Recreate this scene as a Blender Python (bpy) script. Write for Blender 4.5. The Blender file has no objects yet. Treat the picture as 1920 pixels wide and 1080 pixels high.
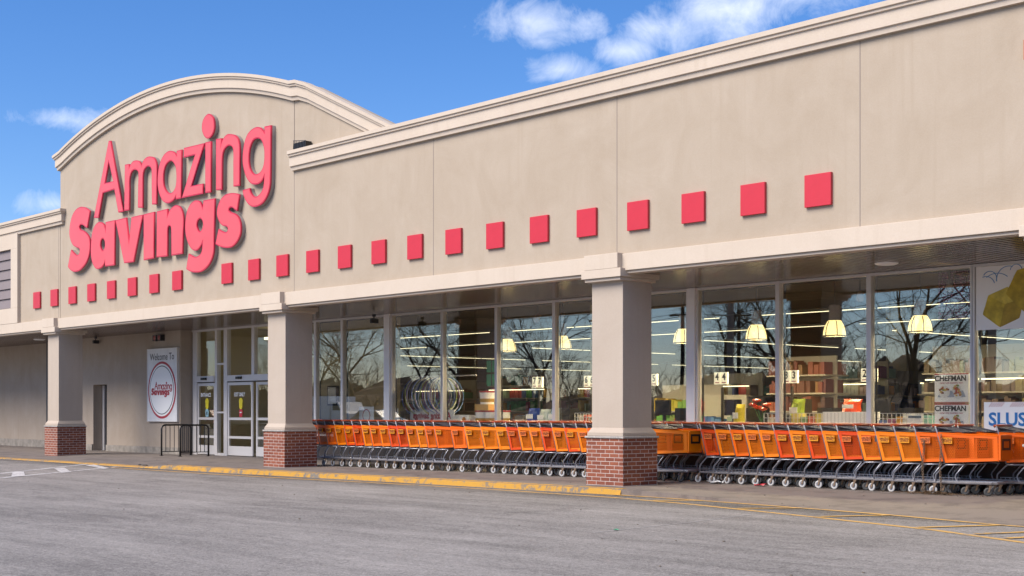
import bpy, bmesh, math, random
from mathutils import Vector, Matrix

# ------------------------------------------------------------------ camera, sky, sun, exposure
scene = bpy.context.scene
COL = scene.collection
R = math.radians
cam_data = bpy.data.cameras.new('camera'); cam = bpy.data.objects.new('camera', cam_data); COL.objects.link(cam)
cam.location = (0, 0, 1.40); cam.rotation_euler = (R(90), 0, R(47.60))
cam_data.sensor_width = 36; cam_data.lens = 2580.5 / 1920 * 36; cam_data.shift_y = 229.68 / 1920
cam_data.clip_start = .1; cam_data.clip_end = 3000
scene.camera = cam
SUN_EL, SUN_AZ = 46.0, 192.0     # azimuth clockwise from +y: the sun stands in front of the facade, to the left
scene.view_settings.view_transform = 'Standard'; scene.view_settings.look = 'None'
scene.view_settings.exposure = 0.95; scene.view_settings.gamma = 1.0

def N(nt, t, **kw):
    n = nt.nodes.new(t)
    for k, v in kw.items():
        if k.startswith('i_'): n.inputs[k[2:].replace('_', ' ')].default_value = v
        else: setattr(n, k, v)
    return n

def mth(nt, op, a, b=None, c=None, clamp=False):
    n = nt.nodes.new('ShaderNodeMath'); n.operation = op; n.use_clamp = clamp
    for i, v in enumerate((a, b, c)):
        if v is None: continue
        if isinstance(v, (int, float)): n.inputs[i].default_value = v
        else: nt.links.new(v, n.inputs[i])
    return n.outputs[0]

world = bpy.data.worlds.new('World'); scene.world = world; world.use_nodes = True
wt = world.node_tree; wt.nodes.clear()
wo = N(wt, 'ShaderNodeOutputWorld'); bg = N(wt, 'ShaderNodeBackground'); bg.inputs[1].default_value = 0.080
sky = N(wt, 'ShaderNodeTexSky'); sky.sky_type = 'NISHITA'; sky.sun_disc = False
sky.sun_elevation = R(SUN_EL); sky.sun_rotation = R(SUN_AZ); sky.air_density = 1.0; sky.dust_density = 0.0; sky.ozone_density = 4.0
tc = N(wt, 'ShaderNodeTexCoord'); sep = N(wt, 'ShaderNodeSeparateXYZ'); wt.links.new(tc.outputs['Generated'], sep.inputs[0])
az = mth(wt, 'MULTIPLY', mth(wt, 'ARCTAN2', sep.outputs[0], sep.outputs[1]), 57.29578)
el = mth(wt, 'MULTIPLY', mth(wt, 'ARCSINE', sep.outputs[2]), 57.29578)
wn = N(wt, 'ShaderNodeTexNoise', i_Scale=26.0, i_Detail=12.0, i_Roughness=.66, i_Distortion=.5); wt.links.new(tc.outputs['Generated'], wn.inputs['Vector'])
wn2 = N(wt, 'ShaderNodeTexNoise', i_Scale=7.0, i_Detail=7.0, i_Roughness=.6); wt.links.new(tc.outputs['Generated'], wn2.inputs['Vector'])
# cloud banks: azimuth, elevation, half widths (degrees), density
CLOUDS = [(-47.0, 15.8, 1.9, .85, 1.0), (-44.4, 15.7, .9, .55, .8), (-41.5, 15.5, 1.5, .75, 1.0), (-42.9, 14.6, 1.2, .55, 1.0), (-45.6, 13.9, 1.6, .5, .7),
          (-38.8, 16.1, 2.6, .9, .95), (-36.0, 16.6, 3.0, .8, .8), (-65.3, 11.35, 1.3, .34, .55), (-66.1, 8.1, .7, .28, .36),
          (-46.4, 15.0, .8, .3, .55), (-20, 22, 14, 4, .8), (-60, 30, 16, 4, .6), (150, 24, 30, 7, .9), (-150, 30, 26, 6, .8), (-120, 18, 20, 5, .7), (180, 9, 60, 3.5, .6)]
dens = None
for a0, e0, wa, we, d in CLOUDS:
    da = mth(wt, 'DIVIDE', mth(wt, 'SUBTRACT', az, a0), wa); de = mth(wt, 'DIVIDE', mth(wt, 'SUBTRACT', el, e0), we)
    q = mth(wt, 'SQRT', mth(wt, 'ADD', mth(wt, 'MULTIPLY', da, da), mth(wt, 'MULTIPLY', de, de)))
    m = mth(wt, 'MULTIPLY', mth(wt, 'SUBTRACT', 1.35, q), d)
    dens = m if dens is None else mth(wt, 'MAXIMUM', dens, m)
nz = mth(wt, 'ADD', mth(wt, 'MULTIPLY', mth(wt, 'SUBTRACT', wn.outputs[0], .5), 2.6), mth(wt, 'MULTIPLY', mth(wt, 'SUBTRACT', wn2.outputs[0], .5), 2.0))
cl = mth(wt, 'MULTIPLY', mth(wt, 'SUBTRACT', mth(wt, 'ADD', mth(wt, 'MAXIMUM', dens, -.6), nz), .06), .5, clamp=True)
cl = mth(wt, 'SMOOTH_MIN', cl, .86, .2)
cmix = N(wt, 'ShaderNodeMixRGB'); cmix.inputs[2].default_value = (7.9, 8.3, 9.3, 1)
tint = N(wt, 'ShaderNodeMixRGB', blend_type='MULTIPLY'); tint.inputs[0].default_value = 1; tint.inputs[2].default_value = (.90, .885, 1.06, 1)
hsat = N(wt, 'ShaderNodeHueSaturation'); hsat.inputs['Saturation'].default_value = 1.24; wt.links.new(sky.outputs[0], hsat.inputs['Color']); wt.links.new(hsat.outputs[0], tint.inputs[1])
wt.links.new(cl, cmix.inputs[0]); wt.links.new(tint.outputs[0], cmix.inputs[1]); wt.links.new(cmix.outputs[0], bg.inputs[0]); wt.links.new(bg.outputs[0], wo.inputs[0])

sd = bpy.data.lights.new('sun', 'SUN'); sd.energy = 3.4; sd.angle = R(42); sd.color = (1, .91, .80)
sun = bpy.data.objects.new('sun', sd); COL.objects.link(sun)
sun.rotation_euler = (R(90 - SUN_EL), 0, R(180 - SUN_AZ))
sun.location = (-20, -30, 30)

# ------------------------------------------------------------------ helpers
class MB:
    """collects shapes; build() links them as one mesh object"""
    def __init__(s): s.v = []; s.f = []; s.c = []
    def quad(s, *p, c=None):
        i = len(s.v); s.v += [tuple(q) for q in p]; s.f.append(tuple(range(i, i + len(p)))); s.c.append(c)
    def box(s, x0, x1, y0, y1, z0, z1, c=None):
        i = len(s.v)
        s.v += [(x0, y0, z0), (x1, y0, z0), (x1, y1, z0), (x0, y1, z0), (x0, y0, z1), (x1, y0, z1), (x1, y1, z1), (x0, y1, z1)]
        for f in ((0, 3, 2, 1), (4, 5, 6, 7), (0, 1, 5, 4), (1, 2, 6, 5), (2, 3, 7, 6), (3, 0, 4, 7)):
            s.f.append(tuple(i + k for k in f)); s.c.append(c)
        return s
    def prism(s, pts, y0, y1, c=None):
        """polygon of (x, z), counter-clockwise seen from the front (-y)"""
        i = len(s.v); n = len(pts)
        s.v += [(x, y0, z) for x, z in pts] + [(x, y1, z) for x, z in pts]
        s.f.append(tuple(range(i, i + n))); s.f.append(tuple(range(i + 2 * n - 1, i + n - 1, -1)))
        for k in range(n): s.f.append((i + k, i + n + k, i + n + (k + 1) % n, i + (k + 1) % n))
        s.c += [c] * (n + 2); return s
    def frustum(s, a, za, b, zb):
        """a, b: rectangles (x0, x1, y0, y1)"""
        i = len(s.v)
        for r, z in ((a, za), (b, zb)): s.v += [(r[0], r[2], z), (r[1], r[2], z), (r[1], r[3], z), (r[0], r[3], z)]
        for f in ((0, 3, 2, 1), (4, 5, 6, 7), (0, 1, 5, 4), (1, 2, 6, 5), (2, 3, 7, 6), (3, 0, 4, 7)):
            s.f.append(tuple(i + k for k in f)); s.c.append(None)
        return s
    def tube(s, path, r, n=6, cap=True, c=None):
        P = [Vector(p) for p in path]; rs = r if isinstance(r, (list, tuple)) else [r] * len(P)
        base = len(s.v); up = None
        for k, p in enumerate(P):
            t = (P[min(k + 1, len(P) - 1)] - P[max(k - 1, 0)]).normalized()
            if up is None: up = t.orthogonal().normalized()
            a = (up - t * up.dot(t))
            a = a.normalized() if a.length > 1e-4 else t.orthogonal().normalized()
            up = a; b = t.cross(a)
            for j in range(n):
                g = 2 * math.pi * j / n; s.v.append(tuple(p + (a * math.cos(g) + b * math.sin(g)) * rs[k]))
        for k in range(len(P) - 1):
            for j in range(n):
                s.f.append((base + k * n + j, base + k * n + (j + 1) % n, base + (k + 1) * n + (j + 1) % n, base + (k + 1) * n + j)); s.c.append(c)
        if cap:
            s.f.append(tuple(base + j for j in reversed(range(n)))); s.c.append(c)
            s.f.append(tuple(base + (len(P) - 1) * n + j for j in range(n))); s.c.append(c)
        return s
    def ring(s, cen, rad, r, axis='x', n=28, m=6, sx=1., c=None):
        pts = []
        for k in range(n + 1):
            g = 2 * math.pi * k / n; a, b = rad * math.cos(g), rad * math.sin(g)
            pts.append((cen[0], cen[1] + a * sx, cen[2] + b) if axis == 'x' else (cen[0] + a, cen[1], cen[2] + b) if axis == 'y' else (cen[0] + a, cen[1] + b, cen[2]))
        return s.tube(pts, r, m, False, c)
    def lathe(s, cen, prof, n=20, axis='z', c=None):
        base = len(s.v)
        for r, h in prof:
            for j in range(n):
                g = 2 * math.pi * j / n; a, b = r * math.cos(g), r * math.sin(g)
                s.v.append((cen[0] + a, cen[1] + b, cen[2] + h) if axis == 'z' else (cen[0] + a, cen[1] + h, cen[2] + b))
        for k in range(len(prof) - 1):
            for j in range(n):
                f = (base + k * n + j, base + k * n + (j + 1) % n, base + (k + 1) * n + (j + 1) % n, base + (k + 1) * n + j)
                s.f.append(f if axis == 'z' else f[::-1]); s.c.append(c)
        return s
    def mesh(s, name, mat, off=(0, 0, 0), smooth=False):
        me = bpy.data.meshes.new(name)
        me.from_pydata([(x - off[0], y - off[1], z - off[2]) for x, y, z in s.v], [], s.f)
        for m in (mat if isinstance(mat, (list, tuple)) else [mat]): me.materials.append(m)
        if any(c is not None for c in s.c):
            at = me.color_attributes.new('Col', 'FLOAT_COLOR', 'CORNER')
            for p, c in zip(me.polygons, s.c):
                for li in p.loop_indices: at.data[li].color = (*(c or (.5, .5, .5)), 1)
        if smooth:
            for p in me.polygons: p.use_smooth = True
        return me
    def build(s, name, mat, parent=None, smooth=False, bevel=0):
        off = tuple(wloc(parent)) if parent else (0, 0, 0)
        if not parent:
            xs, ys, zs = zip(*s.v); off = ((min(xs) + max(xs)) / 2, (min(ys) + max(ys)) / 2, min(zs))
        o = bpy.data.objects.new(name, s.mesh(name, mat, off, smooth)); COL.objects.link(o)
        if parent: o.parent = parent
        else: o.location = off
        if bevel:
            b = o.modifiers.new('bevel', 'BEVEL'); b.width = bevel; b.segments = 2; b.limit_method = 'ANGLE'
        return o

def wloc(o):
    p = Vector((0, 0, 0))
    while o: p += o.location; o = o.parent
    return p
def tag(o, label=None, cat=None, group=None, kind=None):
    for k, v in (('label', label), ('category', cat), ('group', group), ('kind', kind)):
        if v: o[k] = v
    return o
def thing(name, label, cat, loc=(0, 0, 0), group=None):
    o = bpy.data.objects.new(name, None); COL.objects.link(o); o.location = loc; o.empty_display_size = .2
    return tag(o, label, cat, group)
def copy_tree(o, parent=None):
    c = o.copy(); COL.objects.link(c); c.parent = parent
    for ch in list(o.children): copy_tree(ch, c)
    return c
def struct(name, mb, mat): return tag(mb.build(name, mat), kind='structure')
ORD = ['first', 'second', 'third', 'fourth', 'fifth', 'sixth', 'seventh', 'eighth', 'ninth', 'tenth', 'eleventh', 'twelfth', 'thirteenth', 'fourteenth', 'fifteenth', 'sixteenth', 'seventeenth', 'eighteenth']

def curve_mesh(cu, name, mat, loc, xz=True, ext=0):
    """turn a filled curve into a mesh standing in the x-z plane facing -y at loc"""
    o = bpy.data.objects.new('tmp', cu); COL.objects.link(o)
    dg = bpy.context.evaluated_depsgraph_get(); me = bpy.data.meshes.new_from_object(o.evaluated_get(dg))
    bpy.data.objects.remove(o)
    for v in me.vertices: v.co = (v.co.x + loc[0], loc[1] - v.co.z, v.co.y + loc[2])
    me.name = name; me.materials.clear(); me.materials.append(mat); return me
def text(name, body, size, loc, mat, parent, align='CENTER', ext=.0015, sx=1., bold=0., mirror=False):
    cu = bpy.data.curves.new(name, 'FONT'); cu.body = body; cu.size = size; cu.align_x = align; cu.align_y = 'CENTER'; cu.extrude = ext; cu.offset = bold
    cu.resolution_u = 3
    off = wloc(parent)
    me = curve_mesh(cu, name, mat, (0, 0, 0))
    for v in me.vertices: v.co = Vector((v.co.x * sx * (-1 if mirror else 1), v.co.y, v.co.z)) + Vector(loc) - off
    if mirror: me.flip_normals()
    o = bpy.data.objects.new(name, me); COL.objects.link(o); o.parent = parent; return o

# ------------------------------------------------------------------ materials
def mat(name, col, rough=.6, metal=0., spec=.5, var=0., vscale=3., bump=0., bscale=60., emit=None, es=0., coat=0.):
    m = bpy.data.materials.new(name); m.use_nodes = True; nt = m.node_tree; b = nt.nodes['Principled BSDF']
    b.inputs['Base Color'].default_value = (*col, 1); b.inputs['Roughness'].default_value = rough; b.inputs['Metallic'].default_value = metal
    b.inputs['Specular IOR Level'].default_value = spec; b.inputs['Coat Weight'].default_value = coat
    if emit: b.inputs['Emission Color'].default_value = (*emit, 1); b.inputs['Emission Strength'].default_value = es
    if var or bump:
        t = N(nt, 'ShaderNodeTexCoord')
    if var:
        n = N(nt, 'ShaderNodeTexNoise', i_Scale=vscale, i_Detail=6., i_Roughness=.6); nt.links.new(t.outputs['Object'], n.inputs['Vector'])
        r = N(nt, 'ShaderNodeMapRange'); r.inputs['From Min'].default_value = .3; r.inputs['From Max'].default_value = .7
        r.inputs['To Min'].default_value = 1 - var; r.inputs['To Max'].default_value = 1 + var * .6
        nt.links.new(n.outputs[0], r.inputs[0])
        x = N(nt, 'ShaderNodeMixRGB', blend_type='MULTIPLY'); x.inputs[0].default_value = 1; x.inputs[1].default_value = (*col, 1)
        nt.links.new(r.outputs[0], x.inputs[2]); nt.links.new(x.outputs[0], b.inputs['Base Color'])
    if bump:
        n = N(nt, 'ShaderNodeTexNoise', i_Scale=bscale, i_Detail=4.); nt.links.new(t.outputs['Object'], n.inputs['Vector'])
        u = N(nt, 'ShaderNodeBump'); u.inputs['Strength'].default_value = bump; u.inputs['Distance'].default_value = .01
        nt.links.new(n.outputs[0], u.inputs['Height']); nt.links.new(u.outputs[0], b.inputs['Normal'])
    return m

def stucco(name, col, var=.09):
    m = bpy.data.materials.new(name); m.use_nodes = True; nt = m.node_tree; b = nt.nodes['Principled BSDF']
    b.inputs['Roughness'].default_value = .9; b.inputs['Specular IOR Level'].default_value = .2
    t = N(nt, 'ShaderNodeTexCoord')
    n1 = N(nt, 'ShaderNodeTexNoise', i_Scale=.8, i_Detail=9., i_Roughness=.7, i_Distortion=.8); nt.links.new(t.outputs['Object'], n1.inputs['Vector'])
    mp = N(nt, 'ShaderNodeMapping'); mp.inputs['Scale'].default_value = (2.6, 2.6, .5); nt.links.new(t.outputs['Object'], mp.inputs[0])
    n2 = N(nt, 'ShaderNodeTexNoise', i_Scale=1.0, i_Detail=6., i_Roughness=.6); nt.links.new(mp.outputs[0], n2.inputs['Vector'])
    n3 = N(nt, 'ShaderNodeTexNoise', i_Scale=38., i_Detail=5., i_Roughness=.7); nt.links.new(t.outputs['Object'], n3.inputs['Vector'])
    v = mth(nt, 'ADD', mth(nt, 'MULTIPLY', mth(nt, 'SUBTRACT', n1.outputs[0], .5), 3.2 * var / .09 * .1),
            mth(nt, 'ADD', mth(nt, 'MULTIPLY', mth(nt, 'SUBTRACT', n2.outputs[0], .5), .12 * var / .09), mth(nt, 'MULTIPLY', mth(nt, 'SUBTRACT', n3.outputs[0], .5), .16)))
    mp4 = N(nt, 'ShaderNodeMapping'); mp4.inputs['Scale'].default_value = (6, 6, .22); nt.links.new(t.outputs['Object'], mp4.inputs[0])
    n4 = N(nt, 'ShaderNodeTexNoise', i_Scale=1.0, i_Detail=3., i_Roughness=.5); nt.links.new(mp4.outputs[0], n4.inputs['Vector'])
    v = mth(nt, 'SUBTRACT', v, mth(nt, 'MULTIPLY', mth(nt, 'MAXIMUM', mth(nt, 'SUBTRACT', mth(nt, 'ADD', n4.outputs[0], mth(nt, 'MULTIPLY', mth(nt, 'SUBTRACT', n1.outputs[0], .5), .5)), .60), 0.), .30))
    hs = N(nt, 'ShaderNodeHueSaturation'); hs.inputs['Color'].default_value = (*col, 1)
    nt.links.new(mth(nt, 'ADD', v, 1.0), hs.inputs['Value']); nt.links.new(mth(nt, 'SUBTRACT', 1.0, mth(nt, 'MULTIPLY', v, .9)), hs.inputs['Saturation'])
    nt.links.new(hs.outputs[0], b.inputs['Base Color'])
    u = N(nt, 'ShaderNodeBump'); u.inputs['Strength'].default_value = .35; u.inputs['Distance'].default_value = .006
    nb = N(nt, 'ShaderNodeTexNoise', i_Scale=55., i_Detail=6., i_Roughness=.7); nt.links.new(t.outputs['Object'], nb.inputs['Vector'])
    nt.links.new(nb.outputs[0], u.inputs['Height']); nt.links.new(u.outputs[0], b.inputs['Normal'])
    return m

def vcol_mat(name, rough=.5, es=0):
    m = bpy.data.materials.new(name); m.use_nodes = True; nt = m.node_tree; b = nt.nodes['Principled BSDF']
    a = N(nt, 'ShaderNodeVertexColor'); a.layer_name = 'Col'; b.inputs['Roughness'].default_value = rough
    nt.links.new(a.outputs[0], b.inputs['Base Color']); return m

def glass(name, fac, tint=(.965, .98, .97)):
    m = bpy.data.materials.new(name); m.use_nodes = True; nt = m.node_tree; nt.nodes.clear()
    o = N(nt, 'ShaderNodeOutputMaterial'); mx = N(nt, 'ShaderNodeMixShader'); tr = N(nt, 'ShaderNodeBsdfTransparent'); gl = N(nt, 'ShaderNodeBsdfGlossy')
    tr.inputs[0].default_value = (*tint, 1); gl.inputs['Roughness'].default_value = 0; gl.inputs[0].default_value = (1, .95, .86, 1)
    lw = N(nt, 'ShaderNodeLayerWeight'); lw.inputs[0].default_value = .5
    t = N(nt, 'ShaderNodeTexCoord'); n = N(nt, 'ShaderNodeTexNoise', i_Scale=.55, i_Detail=1.); nt.links.new(t.outputs['Object'], n.inputs['Vector'])
    u = N(nt, 'ShaderNodeBump'); u.inputs['Strength'].default_value = .12; u.inputs['Distance'].default_value = .008
    nt.links.new(n.outputs[0], u.inputs['Height']); nt.links.new(u.outputs[0], gl.inputs['Normal'])
    nt.links.new(mth(nt, 'ADD', mth(nt, 'POWER', lw.outputs['Facing'], 4.), fac, clamp=True), mx.inputs[0])
    nt.links.new(tr.outputs[0], mx.inputs[1]); nt.links.new(gl.outputs[0], mx.inputs[2]); nt.links.new(mx.outputs[0], o.inputs[0])
    return m

def emis(name, col, s): return mat(name, (.8, .8, .8), .5, emit=col, es=s)

M = {}
M['wall'] = stucco('tan_stucco', (.385, .318, .248))
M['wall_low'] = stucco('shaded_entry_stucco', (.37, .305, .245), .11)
M['column'] = stucco('column_stucco', (.41, .345, .285), .06)
M['trim'] = stucco('cream_trim', (.52, .44, .36), .05)
M['joint'] = mat('joint_sealant', (.25, .21, .18), .9)
M['louvre'] = stucco('louvre_grey', (.21, .18, .185), .05)
M['lime'] = mat('limestone_cap', (.36, .335, .31), .9, var=.35, vscale=30, bump=.9, bscale=45)
M['plinth'] = mat('concrete_plinth', (.30, .265, .225), .9, var=.35, vscale=5, bump=.5, bscale=30)
M['soffit'] = mat('metal_soffit', (.19, .15, .135), .17, metal=.45, spec=.7, var=.15, vscale=1.5)
M['alu'] = mat('brushed_aluminium', (.62, .59, .57), .45, metal=.15)
M['post'] = mat('white_post', (.78, .75, .73), .5)
M['gasket'] = mat('black_gasket', (.02, .018, .016), .5)
M['glass'] = glass('shop_glass', .14)
M['doorglass'] = glass('door_glass', .05)
M['black'] = mat('black_metal', (.012, .011, .011), .4)
M['dark'] = mat('dark_plastic', (.025, .024, .026), .5)
M['white'] = mat('white_board', (.82, .82, .82), .5)
M['red_tile'] = mat('red_tile_paint', (.50, .022, .038), .42, var=.06, vscale=4)
M['face'] = mat('letter_face', (.70, .085, .098), .34, var=.10, vscale=.9)
M['rim'] = mat('letter_rim', (.50, .018, .05), .35)
M['ret'] = mat('letter_return', (.30, .27, .265), .5, metal=.2)
M['red_print'] = mat('red_print', (.38, .02, .035), .5)
M['black_print'] = mat('black_print', (.03, .03, .032), .5)
M['blue_print'] = mat('blue_print', (.015, .16, .45), .5)
M['yellow'] = mat('yellow_sign', (.75, .62, .02), .5)
M['wheel'] = mat('grey_tyre', (.42, .41, .40), .6)
M['wheel_dark'] = mat('dark_tyre', (.05, .05, .05), .6)
M['chrome'] = mat('galvanised_frame', (.33, .33, .36), .38, metal=.75, var=.2, vscale=9)
M['rust'] = mat('rusty_fork', (.22, .15, .10), .75, metal=.3, var=.5, vscale=40)
M['seat'] = mat('grey_seat_plastic', (.055, .05, .06), .45)
M['handle'] = mat('handle_plastic', (.42, .07, .02), .4, var=.3, vscale=14)
M['goods'] = vcol_mat('goods', .5)
M['floor_in'] = mat('shop_floor', (.38, .34, .27), .3)
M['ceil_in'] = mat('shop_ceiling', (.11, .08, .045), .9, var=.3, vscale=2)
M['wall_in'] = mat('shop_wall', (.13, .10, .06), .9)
M['vest'] = mat('vestibule_wall', (.42, .36, .22), .85)
M['tubeL'] = emis('fluorescent_tube', (1, .86, .50), 1.5)
M['lamp'] = emis('lamp_diffuser', (1, .74, .27), 1.05)
M['shelf'] = mat('shelf_steel', (.42, .38, .30), .5)
M['wire'] = mat('wire_white', (.62, .62, .63), .4)
M['bark'] = mat('bark', (.055, .042, .032), .95, var=.3, vscale=8)
M['twig'] = mat('twig', (.075, .055, .042), .95)
M['leafpile'] = mat('dead_leaves', (.13, .075, .035), .95, var=.4, vscale=30)
M['paper'] = mat('paper', (.7, .7, .7), .7)

def brick_mat():
    m = bpy.data.materials.new('red_brick'); m.use_nodes = True; nt = m.node_tree; b = nt.nodes['Principled BSDF']; b.inputs['Roughness'].default_value = .8
    g = N(nt, 'ShaderNodeNewGeometry'); s = N(nt, 'ShaderNodeSeparateXYZ'); nt.links.new(g.outputs['Position'], s.inputs[0])
    cmb = N(nt, 'ShaderNodeCombineXYZ'); nt.links.new(mth(nt, 'ADD', s.outputs[0], s.outputs[1]), cmb.inputs[0]); nt.links.new(mth(nt, 'ADD', s.outputs[2], .035), cmb.inputs[1])
    br = N(nt, 'ShaderNodeTexBrick'); nt.links.new(cmb.outputs[0], br.inputs['Vector'])
    br.inputs['Color1'].default_value = (.16, .042, .022, 1); br.inputs['Color2'].default_value = (.25, .075, .036, 1); br.inputs['Mortar'].default_value = (.46, .38, .34, 1)
    br.inputs['Scale'].default_value = 1; br.inputs['Mortar Size'].default_value = .0055; br.inputs['Mortar Smooth'].default_value = .15; br.inputs['Bias'].default_value = -.1
    br.inputs['Brick Width'].default_value = .215; br.inputs['Row Height'].default_value = .069
    n = N(nt, 'ShaderNodeTexNoise', i_Scale=26., i_Detail=5.); nt.links.new(g.outputs['Position'], n.inputs['Vector'])
    x = N(nt, 'ShaderNodeMixRGB', blend_type='MULTIPLY'); x.inputs[0].default_value = .6
    r = N(nt, 'ShaderNodeMapRange'); r.inputs['To Min'].default_value = .45; r.inputs['To Max'].default_value = 1.6; nt.links.new(n.outputs[0], r.inputs[0])
    nt.links.new(br.outputs['Color'], x.inputs[1]); nt.links.new(r.outputs[0], x.inputs[2]); nt.links.new(x.outputs[0], b.inputs['Base Color'])
    u = N(nt, 'ShaderNodeBump'); u.inputs['Strength'].default_value = .6; u.inputs['Distance'].default_value = .006; u.invert = True
    nt.links.new(mth(nt, 'ADD', br.outputs['Fac'], mth(nt, 'MULTIPLY', n.outputs[0], .3)), u.inputs['Height']); nt.links.new(u.outputs[0], b.inputs['Normal'])
    return m
M['brick'] = brick_mat()

def asphalt_mat():
    m = bpy.data.materials.new('worn_asphalt'); m.use_nodes = True; nt = m.node_tree; b = nt.nodes['Principled BSDF']; b.inputs['Roughness'].default_value = .75
    g = N(nt, 'ShaderNodeNewGeometry'); P = g.outputs['Position']
    def noise(sc, det=6., ro=.6, vec=P, dist=0.):
        n = N(nt, 'ShaderNodeTexNoise', i_Scale=sc, i_Detail=det, i_Roughness=ro, i_Distortion=dist); nt.links.new(vec, n.inputs['Vector']); return n.outputs[0]
    mp = N(nt, 'ShaderNodeMapping'); mp.inputs['Scale'].default_value = (.16, 1.1, 1); mp.inputs['Rotation'].default_value = (0, 0, .12); nt.links.new(P, mp.inputs[0])
    streak = noise(1.2, 8., .65, mp.outputs[0], .6)
    mp2 = N(nt, 'ShaderNodeMapping'); mp2.inputs['Scale'].default_value = (.5, 3.5, 1); mp2.inputs['Rotation'].default_value = (0, 0, -.5); nt.links.new(P, mp2.inputs[0])
    streak2 = noise(.9, 8., .7, mp2.outputs[0], .8)
    big = noise(.22, 5., .6); agg = noise(70., 3., .85); agg2 = noise(22., 5., .75)
    # the lane along the kerb is newer and darker than the drive
    s = N(nt, 'ShaderNodeSeparateXYZ'); nt.links.new(P, s.inputs[0])
    edge = mth(nt, 'SUBTRACT', mth(nt, 'ADD', s.outputs[1], mth(nt, 'MULTIPLY', big, 1.4)), 15.6)
    dark = mth(nt, 'MULTIPLY', edge, 1.2, clamp=True)
    v = mth(nt, 'ADD', .215, mth(nt, 'MULTIPLY', mth(nt, 'SUBTRACT', streak, .5), .19))
    v = mth(nt, 'ADD', v, mth(nt, 'MULTIPLY', mth(nt, 'SUBTRACT', streak2, .5), .22))
    v = mth(nt, 'ADD', v, mth(nt, 'MULTIPLY', mth(nt, 'SUBTRACT', big, .5), .22))
    v = mth(nt, 'ADD', v, mth(nt, 'MULTIPLY', mth(nt, 'SUBTRACT', agg, .5), .62))
    v = mth(nt, 'ADD', v, mth(nt, 'MULTIPLY', mth(nt, 'SUBTRACT', agg2, .5), .26))
    for sc_, am in ((42., .09), (90., .08), (15., .03)):
        vr = N(nt, 'ShaderNodeTexVoronoi', i_Scale=sc_); nt.links.new(P, vr.inputs['Vector']); sp = N(nt, 'ShaderNodeSeparateColor'); nt.links.new(vr.outputs['Color'], sp.inputs[0])
        v = mth(nt, 'ADD', v, mth(nt, 'MULTIPLY', mth(nt, 'SUBTRACT', sp.outputs[0], .5), am))
    v = mth(nt, 'SUBTRACT', v, mth(nt, 'MULTIPLY', dark, .085))
    # pale worn patches, and a few cracks
    pale = mth(nt, 'MULTIPLY', mth(nt, 'SUBTRACT', noise(.55, 9., .72, P, 1.2), .58), 3.2, clamp=True)
    v = mth(nt, 'ADD', v, mth(nt, 'MULTIPLY', pale, .13))
    oil = mth(nt, 'MULTIPLY', mth(nt, 'SUBTRACT', noise(.9, 4., .55, P, .4), .66), 6., clamp=True); v = mth(nt, 'SUBTRACT', v, mth(nt, 'MULTIPLY', oil, .045))
    vo = N(nt, 'ShaderNodeTexVoronoi'); vo.feature = 'DISTANCE_TO_EDGE'; vo.inputs['Scale'].default_value = .22
    ds = N(nt, 'ShaderNodeMixRGB'); ds.inputs[0].default_value = .12; nt.links.new(P, ds.inputs[1])
    nn = N(nt, 'ShaderNodeTexNoise', i_Scale=1.3, i_Detail=6.); nt.links.new(P, nn.inputs['Vector'])
    sc = N(nt, 'ShaderNodeVectorMath'); sc.operation = 'MULTIPLY_ADD'; sc.inputs[1].default_value = (1.6, 1.6, 0)
    nt.links.new(nn.outputs['Color'], sc.inputs[0]); nt.links.new(P, sc.inputs[2]); nt.links.new(sc.outputs[0], vo.inputs['Vector'])
    crack = mth(nt, 'SUBTRACT', 1.0, mth(nt, 'MULTIPLY', vo.outputs['Distance'], 130.), clamp=True)
    v = mth(nt, 'SUBTRACT', v, mth(nt, 'MULTIPLY', crack, .045))
    c = N(nt, 'ShaderNodeCombineColor'); nt.links.new(v, c.inputs[0]); nt.links.new(mth(nt, 'MULTIPLY', v, .935), c.inputs[1]); nt.links.new(mth(nt, 'MULTIPLY', v, .875), c.inputs[2])
    nt.links.new(c.outputs[0], b.inputs['Base Color'])
    u = N(nt, 'ShaderNodeBump'); u.inputs['Strength'].default_value = .7; u.inputs['Distance'].default_value = .006; b.inputs['Specular IOR Level'].default_value = .22; nt.links.new(agg, u.inputs['Height']); nt.links.new(u.outputs[0], b.inputs['Normal'])
    return m
M['asphalt'] = asphalt_mat()

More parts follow.
